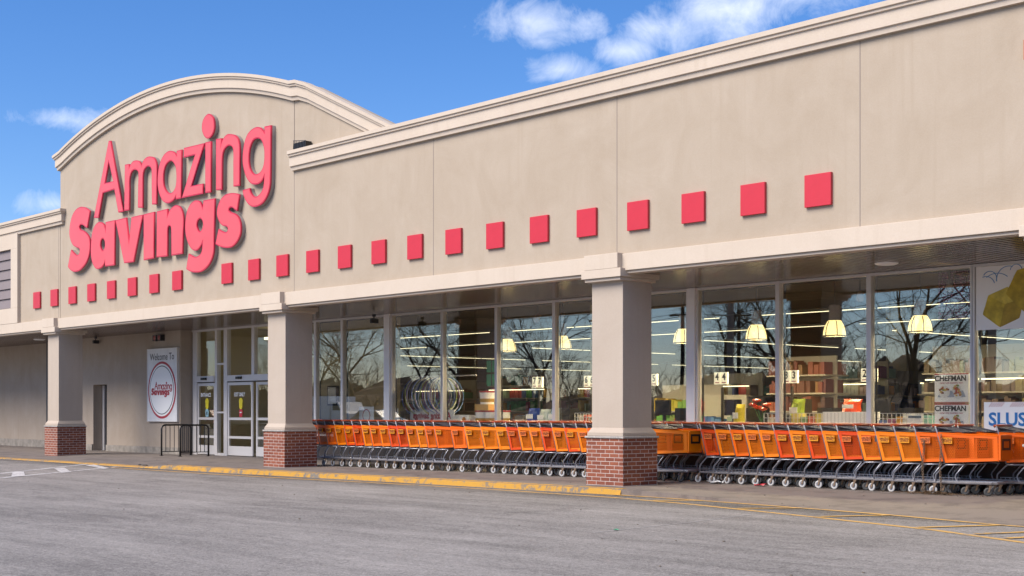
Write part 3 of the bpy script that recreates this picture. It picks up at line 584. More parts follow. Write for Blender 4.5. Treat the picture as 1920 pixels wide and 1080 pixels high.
# ------------------------------------------------------------------ sign, tiles, boards
LETTERS = [
  ('A', ['-35.35 8.80c,-35.24 8.79c,-34.48 6.77c,-34.78 6.77c,-35.02 7.43c,-35.70 7.41c,-35.97 6.75c,-36.26 6.78c', '-35.35 8.22c,-35.08 7.66c,-35.58 7.67c']),
  ('m', ['-34.40 8.02c,-34.16 8.01c,-34.15 7.91c,-34.06 7.99,-33.93 8.05,-33.75 8.05,-33.57 8.00,-33.45 7.87c,-33.38 7.97,-33.20 8.05,-32.98 8.05,-32.76 7.98,-32.63 7.81,-32.61 7.64,-32.62 7.26c,-32.64 6.76c,-32.88 6.78c,-32.90 7.29c,-32.90 7.63,-32.94 7.74,-33.05 7.80,-33.18 7.80,-33.32 7.73,-33.37 7.61,-33.38 7.35c,-33.39 6.75c,-33.66 6.78c,-33.64 7.38c,-33.63 7.69,-33.70 7.77,-33.82 7.81,-33.96 7.80,-34.07 7.72,-34.13 7.57,-34.13 7.36c,-34.15 6.77c,-34.44 6.78c']),
  ('a', ['-31.58 8.00c,-31.32 8.00c,-31.35 6.77c,-31.62 6.77c,-31.62 6.85c,-31.73 6.77,-31.94 6.72,-32.11 6.73,-32.32 6.82,-32.50 7.03,-32.58 7.28,-32.56 7.55,-32.48 7.77,-32.32 7.94,-32.13 8.03,-31.92 8.05,-31.73 8.00,-31.58 7.89c', '-31.90 7.79,-31.73 7.71,-31.62 7.57,-31.59 7.38,-31.60 7.20,-31.66 7.06,-31.81 6.97,-31.98 6.98,-32.13 7.06,-32.24 7.21,-32.27 7.39,-32.24 7.57,-32.13 7.72']),
  ('z', ['-31.21 8.02c,-30.19 8.00c,-30.83 7.02c,-30.26 7.01c,-30.26 6.76c,-31.32 6.77c,-30.66 7.77c,-31.22 7.78c']),
  ('i', ['-30.15 8.01c,-29.87 8.00c,-29.88 6.75c,-30.15 6.76c']),
  ('dot', ['-29.95 8.68,-29.77 8.56,-29.71 8.37,-29.75 8.22,-29.88 8.11,-30.06 8.09,-30.21 8.18,-30.31 8.34,-30.30 8.51,-30.21 8.62,-30.08 8.68']),
  ('n', ['-29.64 8.02c,-29.37 8.00c,-29.39 7.87c,-29.30 7.98,-29.14 8.05,-28.96 8.04,-28.73 7.97,-28.59 7.84,-28.54 7.65,-28.54 7.42c,-28.55 6.75c,-28.83 6.76c,-28.83 7.35c,-28.83 7.57,-28.87 7.70,-29.00 7.77,-29.14 7.76,-29.26 7.70,-29.33 7.57,-29.35 7.32c,-29.36 6.75c,-29.64 6.77c']),
  ('g', ['-27.46 7.99c,-27.18 7.98c,-27.20 6.85,-27.23 6.57,-27.34 6.37,-27.55 6.22,-27.82 6.17,-28.06 6.21,-28.25 6.34,-28.37 6.49,-28.41 6.63c,-28.10 6.64c,-28.04 6.52,-27.92 6.43,-27.76 6.41,-27.59 6.49,-27.50 6.62,-27.47 6.83c,-27.59 6.73,-27.78 6.69,-28.02 6.73,-28.21 6.87,-28.35 7.08,-28.42 7.34,-28.37 7.65,-28.25 7.87,-28.06 7.99,-27.82 8.03,-27.63 7.99,-27.46 7.86c', '-27.75 7.76,-27.59 7.69,-27.48 7.50,-27.46 7.30,-27.50 7.09,-27.63 6.96,-27.82 6.93,-27.98 6.99,-28.10 7.15,-28.13 7.37,-28.08 7.59,-27.94 7.74']),
  ('S', ['-36.49 7.00c,-36.68 6.54c,-36.80 6.58,-36.95 6.65,-37.09 6.67,-37.17 6.62,-37.10 6.54,-36.92 6.49,-36.69 6.38,-36.52 6.22,-36.49 6.01,-36.55 5.78,-36.73 5.57,-37.02 5.42,-37.30 5.36,-37.59 5.38,-37.81 5.47,-37.92 5.55c,-37.71 6.02c,-37.54 5.92,-37.37 5.84,-37.23 5.84,-37.15 5.91,-37.18 6.00,-37.35 6.05,-37.57 6.13,-37.74 6.29,-37.82 6.49,-37.78 6.74,-37.64 6.98,-37.40 7.13,-37.11 7.18,-36.83 7.14,-36.64 7.07']),
  ('a', ['-35.54 6.59c,-34.98 6.59c,-35.00 5.36c,-35.57 5.37c,-35.58 5.50c,-35.68 5.40,-35.86 5.34,-36.09 5.34,-36.25 5.43,-36.39 5.60,-36.45 5.84,-36.43 6.13,-36.36 6.37,-36.22 6.54,-36.00 6.63,-35.79 6.61,-35.63 6.53,-35.54 6.38c', '-35.69 6.15,-35.60 6.07,-35.58 5.97,-35.61 5.87,-35.70 5.82,-35.80 5.88,-35.85 5.99,-35.81 6.11']),
  ('v', ['-34.95 6.58c,-34.32 6.59c,-34.16 5.93c,-34.02 6.57c,-33.38 6.57c,-33.90 5.36c,-34.44 5.37c']),
  ('i', ['-33.34 6.57c,-32.76 6.58c,-32.78 5.37c,-33.34 5.36c']),
  ('n', ['-32.62 6.57c,-32.05 6.58c,-32.05 6.40c,-31.93 6.53,-31.75 6.61,-31.58 6.62,-31.39 6.55,-31.26 6.39,-31.22 6.20,-31.24 5.95c,-31.28 5.36c,-31.85 5.36c,-31.86 5.84c,-31.87 6.06,-31.91 6.12,-31.99 6.13,-32.04 6.07,-32.05 5.85c,-32.06 5.36c,-32.64 5.38c']),
  ('g', ['-30.24 6.59c,-29.69 6.58c,-29.73 5.64,-29.74 5.31,-29.85 5.09,-30.06 4.93,-30.34 4.84,-30.65 4.84,-30.88 4.88,-31.09 4.96c,-30.97 5.34c,-30.84 5.29,-30.65 5.23,-30.46 5.25,-30.33 5.34,-30.29 5.55c,-30.40 5.45,-30.59 5.38,-30.80 5.43,-30.98 5.58,-31.11 5.79,-31.15 6.04,-31.09 6.33,-30.94 6.53,-30.75 6.62,-30.57 6.63,-30.40 6.57,-30.28 6.41c', '-30.40 6.16,-30.30 6.10,-30.26 6.00,-30.30 5.90,-30.40 5.84,-30.50 5.89,-30.56 6.00,-30.53 6.11']),
  ('s', ['-28.55 6.54c,-28.66 6.16c,-28.78 6.21,-28.89 6.27,-29.01 6.27,-29.03 6.21,-28.93 6.16,-28.72 6.09,-28.57 5.97,-28.49 5.80,-28.51 5.60,-28.65 5.44,-28.87 5.33,-29.14 5.32,-29.42 5.37,-29.67 5.46c,-29.52 5.82c,-29.38 5.76,-29.22 5.71,-29.11 5.72,-29.09 5.79,-29.16 5.84,-29.34 5.88,-29.50 6.00,-29.60 6.18,-29.56 6.36,-29.42 6.52,-29.20 6.61,-28.95 6.62,-28.72 6.59']),
]
def smooth_loop(s):
    pts = []
    for q in s.split(','):
        cn = q.endswith('c'); a, b = q.rstrip('c').split(); pts.append((float(a), float(b), cn))
    n = len(pts); out = []
    for i in range(n):
        p0, p1, p2, p3 = pts[i - 1], pts[i], pts[(i + 1) % n], pts[(i + 2) % n]
        out.append(p1[:2])
        if p1[2] and p2[2]: continue
        m1 = (0, 0); m2 = (0, 0)
        m1 = ((p2[0] - p0[0]) / 2, (p2[1] - p0[1]) / 2) if not p1[2] else None
        m2 = ((p3[0] - p1[0]) / 2, (p3[1] - p1[1]) / 2) if not p2[2] else None
        if m1 is None: m1 = (1.5 * (p2[0] - p1[0]) - .5 * m2[0], 1.5 * (p2[1] - p1[1]) - .5 * m2[1])
        if m2 is None: m2 = (1.5 * (p2[0] - p1[0]) - .5 * m1[0], 1.5 * (p2[1] - p1[1]) - .5 * m1[1])
        for k in range(1, 5):
            t = k / 5; h1 = 2 * t ** 3 - 3 * t * t + 1; h2 = t ** 3 - 2 * t * t + t; h3 = -2 * t ** 3 + 3 * t * t; h4 = t ** 3 - t * t
            out.append((h1 * p1[0] + h2 * m1[0] + h3 * p2[0] + h4 * m2[0], h1 * p1[1] + h2 * m1[1] + h3 * p2[1] + h4 * m2[1]))
    return out
LOOPS = [(n, [smooth_loop(l) for l in ls]) for n, ls in LETTERS]
def loop_curve(loops, ext, off=0., fn=lambda x, z: (x, z)):
    cu = bpy.data.curves.new('outline', 'CURVE'); cu.dimensions = '2D'; cu.fill_mode = 'BOTH'; cu.extrude = ext; cu.offset = off
    for l in loops:
        s = cu.splines.new('POLY'); s.points.add(len(l) - 1); s.use_cyclic_u = True
        for p, (x, z) in zip(s.points, l): X, Z = fn(x, z); p.co = (X, Z, 0, 1)
    return cu
sign = thing('wall_sign', 'giant raised pink lettering reading Amazing Savings on the arched wall', 'sign', (-32.5, YF, 7.0))
for n, ls in LOOPS:
    off = wloc(sign)
    def mk(name, mt, yc, ext, o, parent, base):
        me = curve_mesh(loop_curve(ls, ext, o), name, mt, (-base.x, yc - base.y, -base.z)); ob = bpy.data.objects.new(name, me); COL.objects.link(ob); ob.parent = parent; return ob
    L = mk('letter', M['ret'], YF - .045, .043, 0., sign, off)
    mk('letter_rim', M['rim'], YF - .108, .0185, 0., L, off)
    mk('letter_face', M['face'], YF - .128, .003, -.028, L, off)
for k in range(24):
    if k == 8: continue
    x = -40.255 + k * 1.2198; t = MB(); t.box(x - .237, x + .237, YF - .055, YF - .001, 4.478, 4.966)
    o = t.build('wall_tile', M['red_tile'], bevel=.004); i = k if k < 8 else k - 1
    if k < 8: lab = ('red square tile on the left wing beside the louvre vent, at the left end of its row' if k == 0 else 'red square tile straddling the wall joint at the left edge of the arched wall' if k == 1 else f'red square wall tile below the lettering, {ORD[i]} from the left end of the row')
    elif k < 12: lab = f'red square tile just right of the low letter g, {ORD[k - 9]} after the gap in the row'
    else: lab = 'red square tile at the far right end of the row, the nearest one' if k == 23 else f'red square wall tile on the flat wall, {ORD[23 - k]} from the right end of the row'
    tag(o, lab, 'wall tile', 'red square tiles along the facade')
# corner of the next shop sign at the right edge
w = MB(); w.box(-8.915, -8.2, YF - .09, YF - .002, 6.06, 6.32); tag(w.build('sign_panel', mat('terracotta', (.42, .16, .09), .6)), 'terracotta sign panel peeking in high at the right edge of the wall', 'sign')
# welcome board
wb = thing('welcome_board', 'tall white board reading Welcome To with a red ringed logo beside the entrance', 'sign', (-37.65, 20.15, 1.08))
bx0, bx1, bz0, bz1 = -38.56, -36.74, 1.085, 3.25; yb = 20.13
w = MB(); w.box(bx0, bx1, yb, 20.199, bz0, bz1); w.build('board', mat('board_print', (.66, .66, .67), .45, var=.12, vscale=2.2), wb)
w = MB()
for a, b, c_, d in ((bx0 - .02, bx1 + .02, bz1, bz1 + .02), (bx0 - .02, bx1 + .02, bz0 - .02, bz0), (bx0 - .02, bx0, bz0, bz1), (bx1, bx1 + .02, bz0, bz1)): w.box(a, b, yb - .01, 20.198, c_, d)
w.build('board_edge', M['alu'], wb)
cx, cz = (bx0 + bx1) / 2, bz0 + .93
def disc(r0, r1, y, m, nm):
    q = MB(); q.lathe((cx, y, cz), [(r0, 0), (r1, 0)], 64, 'y'); return q.build(nm, m, wb)
disc(.0, .86, yb - .003, M['red_print'], 'red_ring'); disc(.0, .79, yb - .006, M['white'], 'white_ring'); disc(.0, .735, yb - .009, M['black_print'], 'black_ring'); disc(.0, .71, yb - .012, M['white'], 'logo_disc')
text('welcome_words', 'Welcome To', .30, (cx, yb - .003, bz1 - .24), M['black_print'], wb, sx=.92)
allp = [p for n, ls in LOOPS for l in ls for p in l]; mx = (min(p[0] for p in allp) + max(p[0] for p in allp)) / 2; mz = (min(p[1] for p in allp) + max(p[1] for p in allp)) / 2
k = 1.28 / (max(p[0] for p in allp) - min(p[0] for p in allp)); off = wloc(wb)
for word, sl, mt in (('logo_word', LOOPS[:8], M['red_print']), ('logo_word', LOOPS[8:], M['red_print'])):
    ms = []
    cu = None
    for n, ls in sl:
        me = curve_mesh(loop_curve(ls, .002, 0, lambda x, z: ((x - mx) * k, (z - mz) * k * 1.0)), word, mt, (cx - off.x, yb - .0165 - off.y, cz + .02 - off.z)); ms.append(me)
    bm = bmesh.new()
    for me in ms: bm.from_mesh(me); bpy.data.meshes.remove(me)
    me = bpy.data.meshes.new(word); bm.to_mesh(me); bm.free(); me.materials.append(mt); o = bpy.data.objects.new(word, me); COL.objects.link(o); o.parent = wb

# ------------------------------------------------------------------ things under the canopy
def guard_rail(x, ya, yb_, lab):
    t = thing('guard_rail', lab, 'railing', (x, (ya + yb_) / 2, .1), 'black guard rails by the entrance')
    f = MB(); z = .985; r = .12; P = [(x, ya, .1), (x, ya, z - r)] + [(x, ya + r - r * math.cos(a), z - r + r * math.sin(a)) for a in (.4, .8, 1.2)] + [(x, ya + r, z), (x, yb_ - r, z)] + [(x, yb_ - r + r * math.sin(a), z - r + r * math.cos(a)) for a in (.4, .8, 1.2)] + [(x, yb_, z - r), (x, yb_, .1)]
    f.tube(P, .026, 8); f.build('frame', M['black'], t, smooth=True)
    b = MB(); b.tube([(x, ya, .22), (x, yb_, .22)], .012, 6); b.build('bottom_bar', M['black'], t)
    for k in range(1, 7):
        b = MB(); y = ya + (yb_ - ya) * k / 7; b.tube([(x, y, .22), (x, y, z)], .0105, 6); b.build('baluster', M['black'], t)
    for y in (ya, yb_):
        b = MB(); b.lathe((x, y, .1), [(.0, .012), (.06, .012), (.06, 0)], 12); b.build('base_plate', M['black'], t)
guard_rail(-35.9, 19.18, 20.12, 'black tubular guard rail in front of the wall under the welcome board')
guard_rail(-34.9, 19.22, 20.12, 'black tubular guard rail standing before the glass entrance door')
def camera(x, y, z, lab, mt='dark'):
    t = thing('security_camera', lab, 'camera', (x, y, z))
    a = MB(); a.lathe((x, y, z + .10), [(0, 0), (.045, 0), (.05, .06), (0, .06)], 12); a.tube([(x, y, z + .12), (x, y - .01, z + .04)], .018, 6); a.build('bracket', M[mt], t)
    b = MB(); b.box(x - .055, x + .055, y - .09, y + .10, z - .06, z + .05); b.build('housing', M[mt], t, bevel=.012)
    b = MB(); b.lathe((x, y - .10, z), [(0, 0), (.035, 0), (.038, .01)], 12, 'y'); b.build('lens', M['black'], t)
camera(-26.72, 19.9, 3.56, 'black box camera hanging from the soffit right of the second column')
camera(-41.9, 20.05, 3.62, 'small dark camera under the soffit near the leftmost column')
w = thing('emergency_light', 'dark twin emergency light with red lenses above the welcome board', 'light', (-37.85, 20.15, 3.58))
for x in (-38.0, -37.72):
    b = MB(); b.box(x - .11, x + .11, 20.06, 20.198, 3.50, 3.68); hd = b.build('lamp_head', M['dark'], w)
    b = MB(); b.lathe((x, 20.058, 3.59), [(0, 0), (.07, 0), (.075, .002)], 14, 'y'); b.build('lens', mat('red_lens', (.25, .02, .015), .25), hd)
for x, y, lab in ((-12.3, 19.4, 'round white soffit light above the right row of carts'), (-44.5, 19.3, 'round soffit light at the far left of the canopy')):
    b = MB(); b.lathe((x, y, 3.745), [(0, 0), (.15, 0), (.185, .015), (.19, .028)], 24); tag(b.build('soffit_light', M['soffit_lens'] if 'soffit_lens' in M else M['white'], smooth=False), lab, 'light')
b = thing('roof_unit', 'dark mesh box peeking over the left end of the right cornice', 'roof unit', (-25.9, 17.33, 7.27))
q = MB(); q.box(-26.17, -25.68, 17.24, 17.40, 7.272, 7.40); q.build('unit_body', M['black'], b)
q = MB()
for k in range(9): q.tube([(-26.17 + k * .06, 17.235, 7.28), (-26.15 + k * .06, 17.235, 7.47 - .008 * k)], .006, 4)
q.tube([(-26.17, 17.235, 7.465), (-25.67, 17.235, 7.40)], .008, 4); q.build('guard_wires', M['dark'], b)

# ------------------------------------------------------------------ shopping carts
CART_CACHE = {}
def cart_parts(colname, plate, detail=True):
    """parts as (name, mesh, material, children); rear wheel contact at the origin, nose towards +x, near side at y = 0"""
    key = (colname, plate)
    if key in CART_CACHE: return CART_CACHE[key]
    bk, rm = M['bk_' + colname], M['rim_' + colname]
    A = dict(rt=(.082, .952), rb=(.205, .495), ft=(1.03, .915), fb=(1.035, .54))
    def side(y_r, y_f):
        return [(A['rb'][0], y_r, A['rb'][1]), (A['fb'][0], y_f, A['fb'][1]), (A['ft'][0], y_f - .01 if y_f < .3 else y_f + .01, A['ft'][1]), (A['rt'][0], y_r - .01 if y_r < .3 else y_r + .01, A['rt'][1])]
    b = MB(); n, f = side(.02, .10), side(.53, .45)
    b.quad(*n); b.quad(*reversed(f)); b.quad(n[0], f[0], f[1], n[1]); b.quad(n[1], f[1], f[2], n[2])
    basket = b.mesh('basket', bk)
    r = MB()
    for s, sg in ((n, -1), (f, 1)):
        def strip2(a, bb, w, dirz):   # solid bands moulded along the basket edges
            a, bb = Vector(a), Vector(bb); d = Vector(dirz) * w; e = Vector((0, .006 * sg, 0))
            r.quad(tuple(a + e), tuple(bb + e), tuple(bb + d + e), tuple(a + d + e)) if sg < 0 else r.quad(tuple(a + d + e), tuple(bb + d + e), tuple(bb + e), tuple(a + e))
        strip2(s[3], s[2], .045, (0, 0, -1)); strip2(s[0], s[1], .045, (0, 0, 1)); strip2(s[0], s[3], .055, (1, 0, 0)); strip2(Vector(s[1]) - Vector((.085, 0, 0)), Vector(s[2]) - Vector((.085, 0, 0)), .085, (1, 0, 0))
    r.tube([n[3], n[2]], .012, 6); r.tube([f[3], f[2]], .012, 6); r.tube([n[2], f[2]], .012, 6); r.tube([n[1], f[1]], .01, 6)
    rim = r.mesh('basket_rim', rm)
    p = MB()                                     # nose bumper with a dark framed panel
    x = 1.036; p.box(x, x + .035, .10, .45, .555, .93)
    nose = p.mesh('nose_panel', rm)
    p = MB(); yy0, yy1, z0, z1 = .15, .40, .70, .87; xo = x + .037
    for q in ((yy0, yy1, z1 - .035, z1), (yy0, yy1, z0, z0 + .035), (yy0, yy0 + .035, z0 + .035, z1 - .035), (yy1 - .035, yy1, z0 + .035, z1 - .035)): p.box(x + .0352, xo + .006, *q)
    nframe = p.mesh('nose_frame', M['black'])
    p = MB(); p.box(.165, .335, -.010, .004, .79, .882)
    pl_ = p.mesh('name_plate', M['pl_' + plate])
    fr = MB(); c_ = .0125
    for y, s in ((.0, 1), (.55, -1)):
        yi = y + s * .02
        fr.tube([(.0, yi, 1.035), (.018, yi, 1.065), (.04, yi, 1.04), (.07, yi, .955), (.195, yi, .475)], c_, 7)                     # rear upright
        fr.tube([(.50, yi + s * .05, .468), (.22, yi, .462), (.185, yi, .44), (.052, yi, .315), (.045, yi, .29), (.045, yi, .175)], c_, 7)  # chassis
        fr.tube([(.49, yi + s * .05, .465), (.365, yi + s * .035, .315), (.352, yi + s * .035, .28), (.375, yi + s * .035, .215), (.44, yi + s * .04, .195)], c_ * .85, 7)
    fr.tube([(.195, .02, .475), (.195, .53, .475)], c_, 6); fr.tube([(.045, .02, .19), (.045, .53, .19)], c_, 6)
    frame = fr.mesh('frame', M['chrome'], smooth=True)
    ba = MB()
    for y, s in ((.02, 1), (.53, -1)): ba.tube([(.03, y, .185), (.50, y + s * .045, .19), (.93, y + s * .09, .195)], [.016, .02, .02], 6)
    ba.tube([(.93, .11, .195), (.985, .15, .195), (.985, .40, .195), (.93, .44, .195)], .02, 6)
    for k in range(8): xx = .12 + k * .105; ba.tube([(xx, .03 + .08 * xx, .205), (xx, .52 - .08 * xx, .205)], .005, 4)
    for k in range(6): yy = .11 + k * .066; ba.tube([(.1, yy, .21), (.95, .275 + (yy - .275) * .8, .215)], .004, 4)
    for k in range(5): ba.tube([(.10 + k * .075, .05, .205), (.085 + k * .075, .05, .265)], .004, 4)
    ba.tube([(.08, .05, .265), (.42, .07, .265)], .004, 4)
    base = ba.mesh('base_rack', M['chrome'])
    h = MB(); h.tube([(.008, .0, 1.062), (.008, .55, 1.062)], .021, 8); handle = h.mesh('handle', M['handle'], smooth=True)
    se = MB()                                    # folded child seat: slatted grey plastic sloping from the handle into the basket
    for k in range(9):
        yy = .06 + k * .054; se.tube([(.035, yy, 1.04), (.20, yy, 1.015), (.47, .275 + (yy - .275) * .92, .965)], .0085, 4)
    se.tube([(.04, .05, 1.03), (.04, .50, 1.03)], .012, 6); se.tube([(.47, .075, .965), (.47, .475, .965)], .012, 6); se.tube([(.24, .06, 1.008), (.24, .49, 1.008)], .01, 5)
    se.box(.05, .44, .07, .48, .968, .976); se.box(.03, .07, .06, .49, .80, 1.02)
    seat = se.mesh('child_seat', M['seat'])
    tw = MB(); tw.lathe((0, -.014, 0), [(.036, .004), (.040, 0), (.062, .002), (.066, .010), (.066, .022), (.062, .030), (.036, .028)], 18, 'y')
    tyre = tw.mesh('tyre', M['wheel'], smooth=True)
    td = MB(); td.lathe((0, -.014, 0), [(.0, .0), (.036, .002), (.040, 0), (.062, .002), (.066, .010), (.066, .022), (.062, .030), (.0, .028)], 14, 'y')
    tyre_d = td.mesh('tyre', M['wheel_dark'], smooth=True)
    hw = MB(); hw.lathe((0, -.014, 0), [(0, .003), (.036, .005)], 14, 'y'); hw.lathe((0, -.02, 0), [(0, 0), (.012, 0), (.012, .006)], 8, 'y'); hub = hw.mesh('hub', M['chrome'])
    fk = MB()
    for yy in (-.024, .02): fk.quad((-.012, yy, -.008), (.012, yy, -.012), (.058, yy, .095), (.018, yy, .095)); fk.quad((.018, yy + .003, .095), (.058, yy + .003, .095), (.012, yy + .003, -.012), (-.012, yy + .003, -.008))
    fk.box(.01, .062, -.026, .024, .090, .106); fork = fk.mesh('fork', M['rust'])
    tx = None
    CART_CACHE[key] = (basket, rim, nose, nframe, pl_, frame, base, handle, seat, tyre, tyre_d, hub, fork)
    return CART_CACHE[key]
M['plate_ink'] = mat('plate_ink', (.20, .05, .015), .5)
plate_text = {}
def plate_words():
    if 'm' not in plate_text:
        t = thing('tmp_root', '', '', (0, 0, 0)); ws_ = []
        for i, wd in enumerate(('AMAZING', 'SAVINGS')): ws_.append(text('plate_words', wd, .05, (.25, -.0125, .853 - i * .034), M['plate_ink'], t, sx=.75, bold=.001))
        bm = bmesh.new()
        for o in ws_: bm.from_mesh(o.data)
        me = bpy.data.meshes.new('plate_words'); bm.to_mesh(me); bm.free(); me.materials.append(M['plate_ink'])
        for o in ws_: bpy.data.objects.remove(o)
        bpy.data.objects.remove(t); plate_text['m'] = me
    return plate_text['m']
crng = random.Random(11)
def cart(x, y, colname, plate, lab, group, rot=0., z=.10):
    basket, rim, nose, nframe, pl_, frame, base, handle, seat, tyre, tyre_d, hub, fork = cart_parts(colname, plate)
    t = thing('shopping_cart', lab, 'shopping cart', (x, y, z), group); t.rotation_euler = (0, 0, rot)
    def add(name, me, par, loc=(0, 0, 0), rz=0, sc=None):
        o = bpy.data.objects.new(name, me); COL.objects.link(o); o.parent = par; o.location = loc; o.rotation_euler = (0, 0, rz)
        if sc: o.scale = sc
        return o
    b = add('basket', basket, t); add('basket_rim', rim, b); np_ = add('nose_panel', nose, t); add('nose_frame', nframe, np_)
    p = add('name_plate', pl_, t); add('plate_words', plate_words(), p)
    add('frame', frame, t); add('base_rack', base, t); add('handle', handle, t); add('child_seat', seat, t)
    for (wx, wy, dk) in ((0, .02, 0), (0, .53, 0), (.86, .12, 1), (.86, .43, 1)):
        w_ = add('wheel', tyre_d if dk else tyre, t, (wx, wy, .066), crng.uniform(-.15, .15) + (0 if not dk else crng.uniform(-.8, .8)))
        add('hub', hub, w_); add('fork', fork, w_)
    return t
Y_, O_, R_ = 'yellow-orange', 'orange', 'red-orange'
rowA = list(zip([-27.6, -27.3, -27.0, -26.63, -26.31, -25.97, -25.63, -25.33, -25.01, -24.69, -24.38, -24.07, -23.75, -23.45, -23.14, -22.63, -22.18, -21.67, -21.26, -20.93, -20.60, -20.29, -19.96, -19.64, -19.31, -19.0, -18.71, -18.38, -18.05, -17.7, -17.28],
    [O_, O_, O_, Y_, R_, R_, Y_, O_, Y_, R_, R_, Y_, Y_, O_, O_, O_, Y_, Y_, Y_, R_, Y_, Y_, R_, Y_, R_, Y_, O_, Y_, O_, O_, Y_],
    'oyyyyoyyyyyoyoyoyyyoooooyoyyyyooy'))
# (the words for each cart say where it stands: counted from the columns or from the row's ends)
NA = len(rowA)
for i, (x, cn, pc) in enumerate(rowA):
    yy = 18.60 + (x + 27) * (19.10 - 18.60) / 11.
    if x > -17.4: lab = 'yellow-orange shopping cart showing its nose panel just right of the third column'
    elif x > -18.6: lab = f'{cn} cart tucked behind the third column, {ORD[NA - 2 - i]} behind the nose cart'
    elif x < -26.8: lab = f'{cn} cart at the left end of the left row, {ORD[i]} beside the second column'
    elif x == -23.14: lab = 'orange cart mid row whose whole basket side shows, the widest gap in the left row'
    elif x < -23.14: lab = f'{cn} cart nested {ORD[14 - i - 1]} to the left of the fully shown basket in the left row'
    else: lab = f'{cn} cart nested {ORD[i - 15]} to the right of the fully shown basket in the left row'
    cart(x + crng.uniform(-.01, .01), yy + crng.uniform(-.015, .015), cn, pc, lab, 'carts nested in the left row', crng.uniform(-.012, .012))
rowB = list(zip([-16.12, -15.78, -15.45, -15.13, -14.81, -14.49, -14.17, -13.85, -13.51, -13.19, -12.83, -12.48, -12.12, -11.75, -11.38],
    [R_, Y_, O_, Y_, Y_, R_, Y_, R_, Y_, R_, Y_, Y_, Y_, O_, O_], 'ooyooyyyyooyyoy'))
for i, (x, cn, pc) in enumerate(rowB):
    lab = 'orange cart leading the right row, its whole basket side showing, rusty chain hanging at it' if i == 14 else f'{cn} cart nested {ORD[13 - i]} behind the leading cart of the right row'
    cart(x + crng.uniform(-.01, .01), 19.24 + crng.uniform(-.015, .015), cn, pc, lab, 'carts nested in the right row', crng.uniform(-.012, .012))
brow = [-22.3 + .345 * k for k in range(15)]
for i, x in enumerate(brow):
    cn = (O_, Y_, R_)[(i * 7 // 3) % 3]
    cart(x + crng.uniform(-.04, .04), 19.60 + (x + 22.3) * .055, cn, 'o', f'{cn} cart in the back row left of the third column, {ORD[i]} from its left', 'carts in the left back row', 0)
brow = [-17.1 + .335 * k for k in range(18)] + [-10.75]
for i, x in enumerate(brow):
    cn = O_ if i > 15 else (O_, Y_, R_)[(i * 5 // 3) % 3]
    lab = 'orange back row cart at the right edge, peeking past the leading cart' if i == 18 else f'{cn} cart in the right back row, {ORD[17 - i]} from its right end'
    cart(x + crng.uniform(-.02, .02), 19.93, cn, 'o', lab, 'carts in the right back row', 0)
# rusty chains, litter
for x, z0, lab in ((-11.52, .93, 'rusty chain hanging down the second cart of the right row'), (-11.22, 1.02, 'rusty chain hanging down the leading cart of the right row')):
    c_ = MB(); z = z0
    k = 0
    while z > .13:
        c_.ring((x + .012 * math.sin(z * 9), 19.20, z), .017, .005, 'x' if k % 2 else 'y', 8, 4); z -= .026; k += 1
    tag(c_.build('chain', M['rust']), lab, 'chain')
c_ = MB(); lr = random.Random(3)
for k in range(420):
    a, r_ = lr.uniform(0, 6.28), abs(lr.gauss(0, .5)); x, y = -11.35 + r_ * math.cos(a) * 1.0, 19.18 + r_ * math.sin(a) * .18; z = .105 + .05 * math.exp(-r_ * r_ * 5) * lr.random(); s = lr.uniform(.015, .05); t = lr.uniform(0, 6.28)
    c_.quad((x - s * math.cos(t), y - s * math.sin(t), z), (x + s * .3 * math.sin(t), y - s * .3 * math.cos(t), z + .004), (x + s * math.cos(t), y + s * math.sin(t), z + lr.uniform(0, .02)), (x - s * .3 * math.sin(t), y + s * .3 * math.cos(t), z + .004))
tag(c_.build('leaf_litter', M['leafpile']), 'heap of brown dead leaves on the walk under the leading cart', 'leaves', kind='stuff')
def crumple(x, y, s, m, name, lab, cat, seed):
    q = random.Random(seed); me = MB(); P = [[(x + (i - 2) * s * .4 + q.uniform(-.1, .1) * s, y + (j - 2) * s * .3 + q.uniform(-.1, .1) * s, walk_z(x, y) + .008 + q.random() * s * .35) for j in range(5)] for i in range(5)]
    for i in range(4):
        for j in range(4): me.quad(P[i][j], P[i + 1][j], P[i + 1][j + 1], P[i][j + 1])
    tag(me.build(name, m), lab, cat)
crumple(-15.65, 19.2, .16, M['paper'], 'paper_scrap', 'crumpled white paper lying under the right row of carts', 'litter', 1)
crumple(-14.55, 19.05, .12, M['red_print'], 'wrapper', 'red and white wrapper lying by a cart wheel in the right row', 'litter', 2)
crumple(-30.3, 15.7, .13, M['dark'], 'debris_lump', 'dark lump of debris in the gutter beside the broken yellow curb', 'litter', 5)
lr = random.Random(9)
c_ = MB()
for k in range(90):
    x = lr.uniform(-34, -6); y = lr.choice([lr.uniform(9, 16), edge_y(x) + lr.uniform(-.3, 2.)]); z = (walk_z(x, y) if y > edge_y(x) else 0) + .006; s = lr.uniform(.004, .012)
    c_.box(x - s, x + s, y - s * .7, y + s * .7, z - .004, z + s * .5)
tag(c_.build('scattered_grit', mat('grit', (.16, .13, .10), .9)), 'scattered grit and pebbles on the asphalt and walk', 'grit', kind='stuff')

